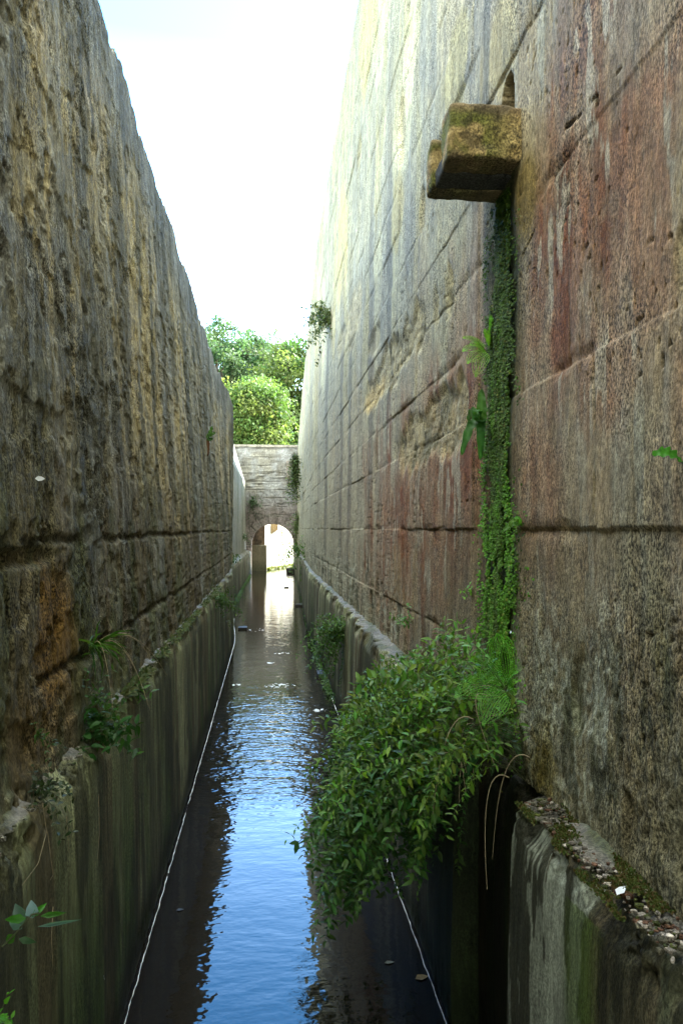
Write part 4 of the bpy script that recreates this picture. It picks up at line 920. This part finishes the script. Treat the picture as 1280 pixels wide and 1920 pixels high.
def glint_patch(px, py, rx, ry, n, label):  # white flecks modelled in place of sky reflections on ripples
    c = on_water(px, py); r_ = np.random.default_rng(int(px)); V, F = [], []; nv = 0
    Rx = rx * c[1] / FPX; a = on_water(px, py - ry); b = on_water(px, py + ry); Ry = (a[1] - b[1]) / 2
    for k in range(n):
        t = r_.uniform(0, 6.28); q = math.sqrt(r_.random()); x, y = c[0] + q * math.cos(t) * Rx, c[1] + q * math.sin(t) * Ry
        s_ = r_.uniform(.15, 1) ** 2 * .035 * (1.2 - q); th = np.linspace(0, 2 * math.pi, 9)[:-1]
        rr = s_ * (1 + .3 * r_.normal(size=8)); ring = np.stack([x + rr * np.cos(th) * 1.6, y + rr * np.sin(th) * 2.2, np.full(8, .002)], 1)
        V.append(np.concatenate([ring, [[x, y, .004 + s_ * .15]]])); F += [(nv + i, nv + (i + 1) % 8, nv + 8) for i in range(8)]; nv += 9
    o = mesh('glint_patch', np.concatenate(V), F, M_GLINT, None, loc=tuple(c)); tag(o, label, 'painted_glint', 'painted ripple glints on the water', 'stuff')
glint_patch(523, 1286, 30, 5, 60, 'widest painted ripple glint in mid-canal, brightest on the brown water'); glint_patch(598, 1332, 17, 2.5, 22, 'short painted ripple glint close to the right waterline glint')
glint_patch(530, 1225, 20, 2, 16, 'thin painted ripple glint in mid-canal just beyond the widest patch'); glint_patch(505, 1243, 10, 1.5, 10, 'tiny painted ripple glint between two larger ones in mid-canal')
glint_patch(480, 1181, 18, 3, 26, 'painted ripple glint touching the dark floating stick at the left'); glint_patch(443, 1284, 9, 2, 8, 'little painted ripple glint close to the left waterline glint')
def chunk(name, px, py, w, d_, h, label, cat, mat=M_DARKWOOD, seed=1, z=0):
    c = on_water(px, py); V, F = rough_block(c[0] - w / 2, c[0] + w / 2, c[1] - d_ / 2, c[1] + d_ / 2, -.04 + z, h + z, max(w, d_) / 6, min(w, h) * .25, seed, min(w, h, d_) * .3)
    o = mesh(name, V, F, mat, None, loc=(c[0], c[1], z)); tag(o, label, cat)
chunk('rock', 544, 1074, .42, .5, .26, 'dark angular rock in the water at the right foot of the arch', 'rock', seed=1701)
chunk('driftwood', 455, 1179, .22, .3, .05, 'dark floating stick near the left side of the canal', 'driftwood', seed=1702)
chunk('driftwood', 537, 1102, .2, .25, .04, 'small dark lump floating in the bright water before the arch', 'driftwood', seed=1703)
chunk('driftwood', 562, 1136, .3, .2, .06, 'dark floating stick against the right waterline', 'driftwood', seed=1704)
chunk('driftwood', 601, 1268, .12, .3, .07, 'dark snag with a white speck on the right waterline glint', 'driftwood', seed=1705)
def flat_leaf(px, py, L, W, ang, label, mat, name='fallen_leaf', cat='leaf', pos=None, N=(0, 0, 1)):
    c = on_water(px, py) + A3(0, 0, .004) if pos is None else pos
    lv = Leaves(); lv.add(c, A3(math.cos(ang), math.sin(ang), .02), A3(*N), L, W, (.4, .4, .4), fold=.15, droop=.05)
    V = np.concatenate(lv.V); o = mesh(name, V, [np.concatenate(lv.T), np.concatenate(lv.Q)], mat, None, loc=tuple(c)); tag(o, label, cat)
M_GREYLEAF = plain('grey_leaf', (.33, .33, .25))
flat_leaf(720, 1807, .06, .03, .1, 'pale grey leaf floating right of centre at the bottom', M_GREYLEAF); flat_leaf(778, 1837, .08, .05, .3, 'brown leaf floating near the lower right waterline glint', M_DRYLEAF)
flat_leaf(330, 1708, .05, .03, .2, 'dull leaf floating on the dark water at the left', M_DARKWOOD)
flat_leaf(0, 0, .03, .016, -1.2, 'white feather caught on the lower left wall', M_FEATHER, 'feather', 'feather', onpl(190, 1830) + A3(.01, 0, 0), (1, -.3, .2))
flat_leaf(0, 0, .035, .02, .4, 'white feather stuck high on the left wall', M_FEATHER, 'feather', 'feather', on_left(50, 897) + A3(.03, 0, 0), (1, -.6, .2))
flat_leaf(0, 0, .03, .012, 1.5, 'white feather hanging at the right edge of the moss column', M_FEATHER, 'feather', 'feather', on_right(971, 1186) + A3(-.03, 0, 0), (-.6, -1, .2))
flat_leaf(0, 0, .07, .025, .8, 'white feather among the litter on the near right ledge', M_FEATHER, 'feather', 'feather', A3(.95, 1.98, 1.40), (-.3, -.4, 1))

# ------------------------------------------------------------------ trees
def tree(label, px, py_top, Y, rx, hgt, zbase, base, seed, nclump=210, leaf=.34, ry=None):
    r = np.random.default_rng(seed); tp = at_depth(px, py_top, Y); cx, cz = tp[0], tp[2] - hgt / 2; ry = ry or rx
    root = thing('broadleaf_tree', label, 'tree', (cx, Y, zbase))
    tb = Tubes(); tb.add(bez(A3(cx, Y, zbase - .3), A3(cx + .3, Y, (zbase + cz) / 2), A3(cx, Y, cz + hgt * .2), 14), [.38, .08], 8); tb.build('trunk', M_BARK, root)
    # clump centres over a lumpy crown
    u = r.normal(size=(nclump, 3)); u /= np.linalg.norm(u, axis=1, keepdims=True); rad = r.uniform(.45, 1, nclump) ** .5 * (.8 + .35 * r.random(nclump))
    Cc = A3(cx, Y, cz) + u * rad[:, None] * A3(rx, ry, hgt / 2)
    tl = Tubes()
    for c in Cc[::6]:
        a = A3(cx, Y, cz - hgt * .35 + r.random() * hgt * .4); tl.add(bez(a, (a + c) / 2 + A3(0, 0, .5), c, 8), [.09, .02], 5)
    tl.build('limb', M_BARK, root)
    m = 130; P = np.repeat(Cc, m, 0); n = len(P); cs = np.repeat(r.uniform(.55, 1.15, nclump), m)
    P = P + r.normal(size=(n, 3)) * (cs * .52)[:, None] * A3(1, 1, .75)
    D = r.normal(size=(n, 3)) + A3(0, 0, -.3); N = A3(.3, -.3, .9) + r.normal(size=(n, 3)) * .7
    tint = np.repeat(r.uniform(.7, 1.35, nclump), m); yl = np.repeat(r.uniform(.8, 1.4, nclump), m)
    C = 1.45 * A3(*base) * (tint * r.uniform(.7, 1.3, n))[:, None]; C[:, 0] *= yl
    lv = Leaves(); L = leaf * r.uniform(.6, 1.2, n); lv.add(P, D, N, L, L * .6, C, fold=.2, droop=.3)
    o = lv.build('crown', M_TREE, root)
tree('tall blue-green tree behind the arch wall, leftmost against the sky', 415, 606, 78, 6.0, 16, 6.3, (.05, .095, .05), 21, 330)
tree('hazy green tree between the two taller ones on the skyline', 478, 622, 88, 4.6, 16, 6.3, (.07, .12, .055), 22, 300)
tree('yellow-green tree at the right, partly hidden by the right wall', 570, 636, 72, 4.8, 12, 6.3, (.062, .105, .035), 23, 330)
tree('light yellow-green rounded tree standing lowest in front of the others', 478, 704, 62, 2.7, 7.0, 6.3, (.07, .115, .035), 24, 210, .28)
tree('dark green tree low behind the rounded tree, on its right', 548, 760, 80, 5.0, 9, 6.3, (.045, .085, .03), 25)
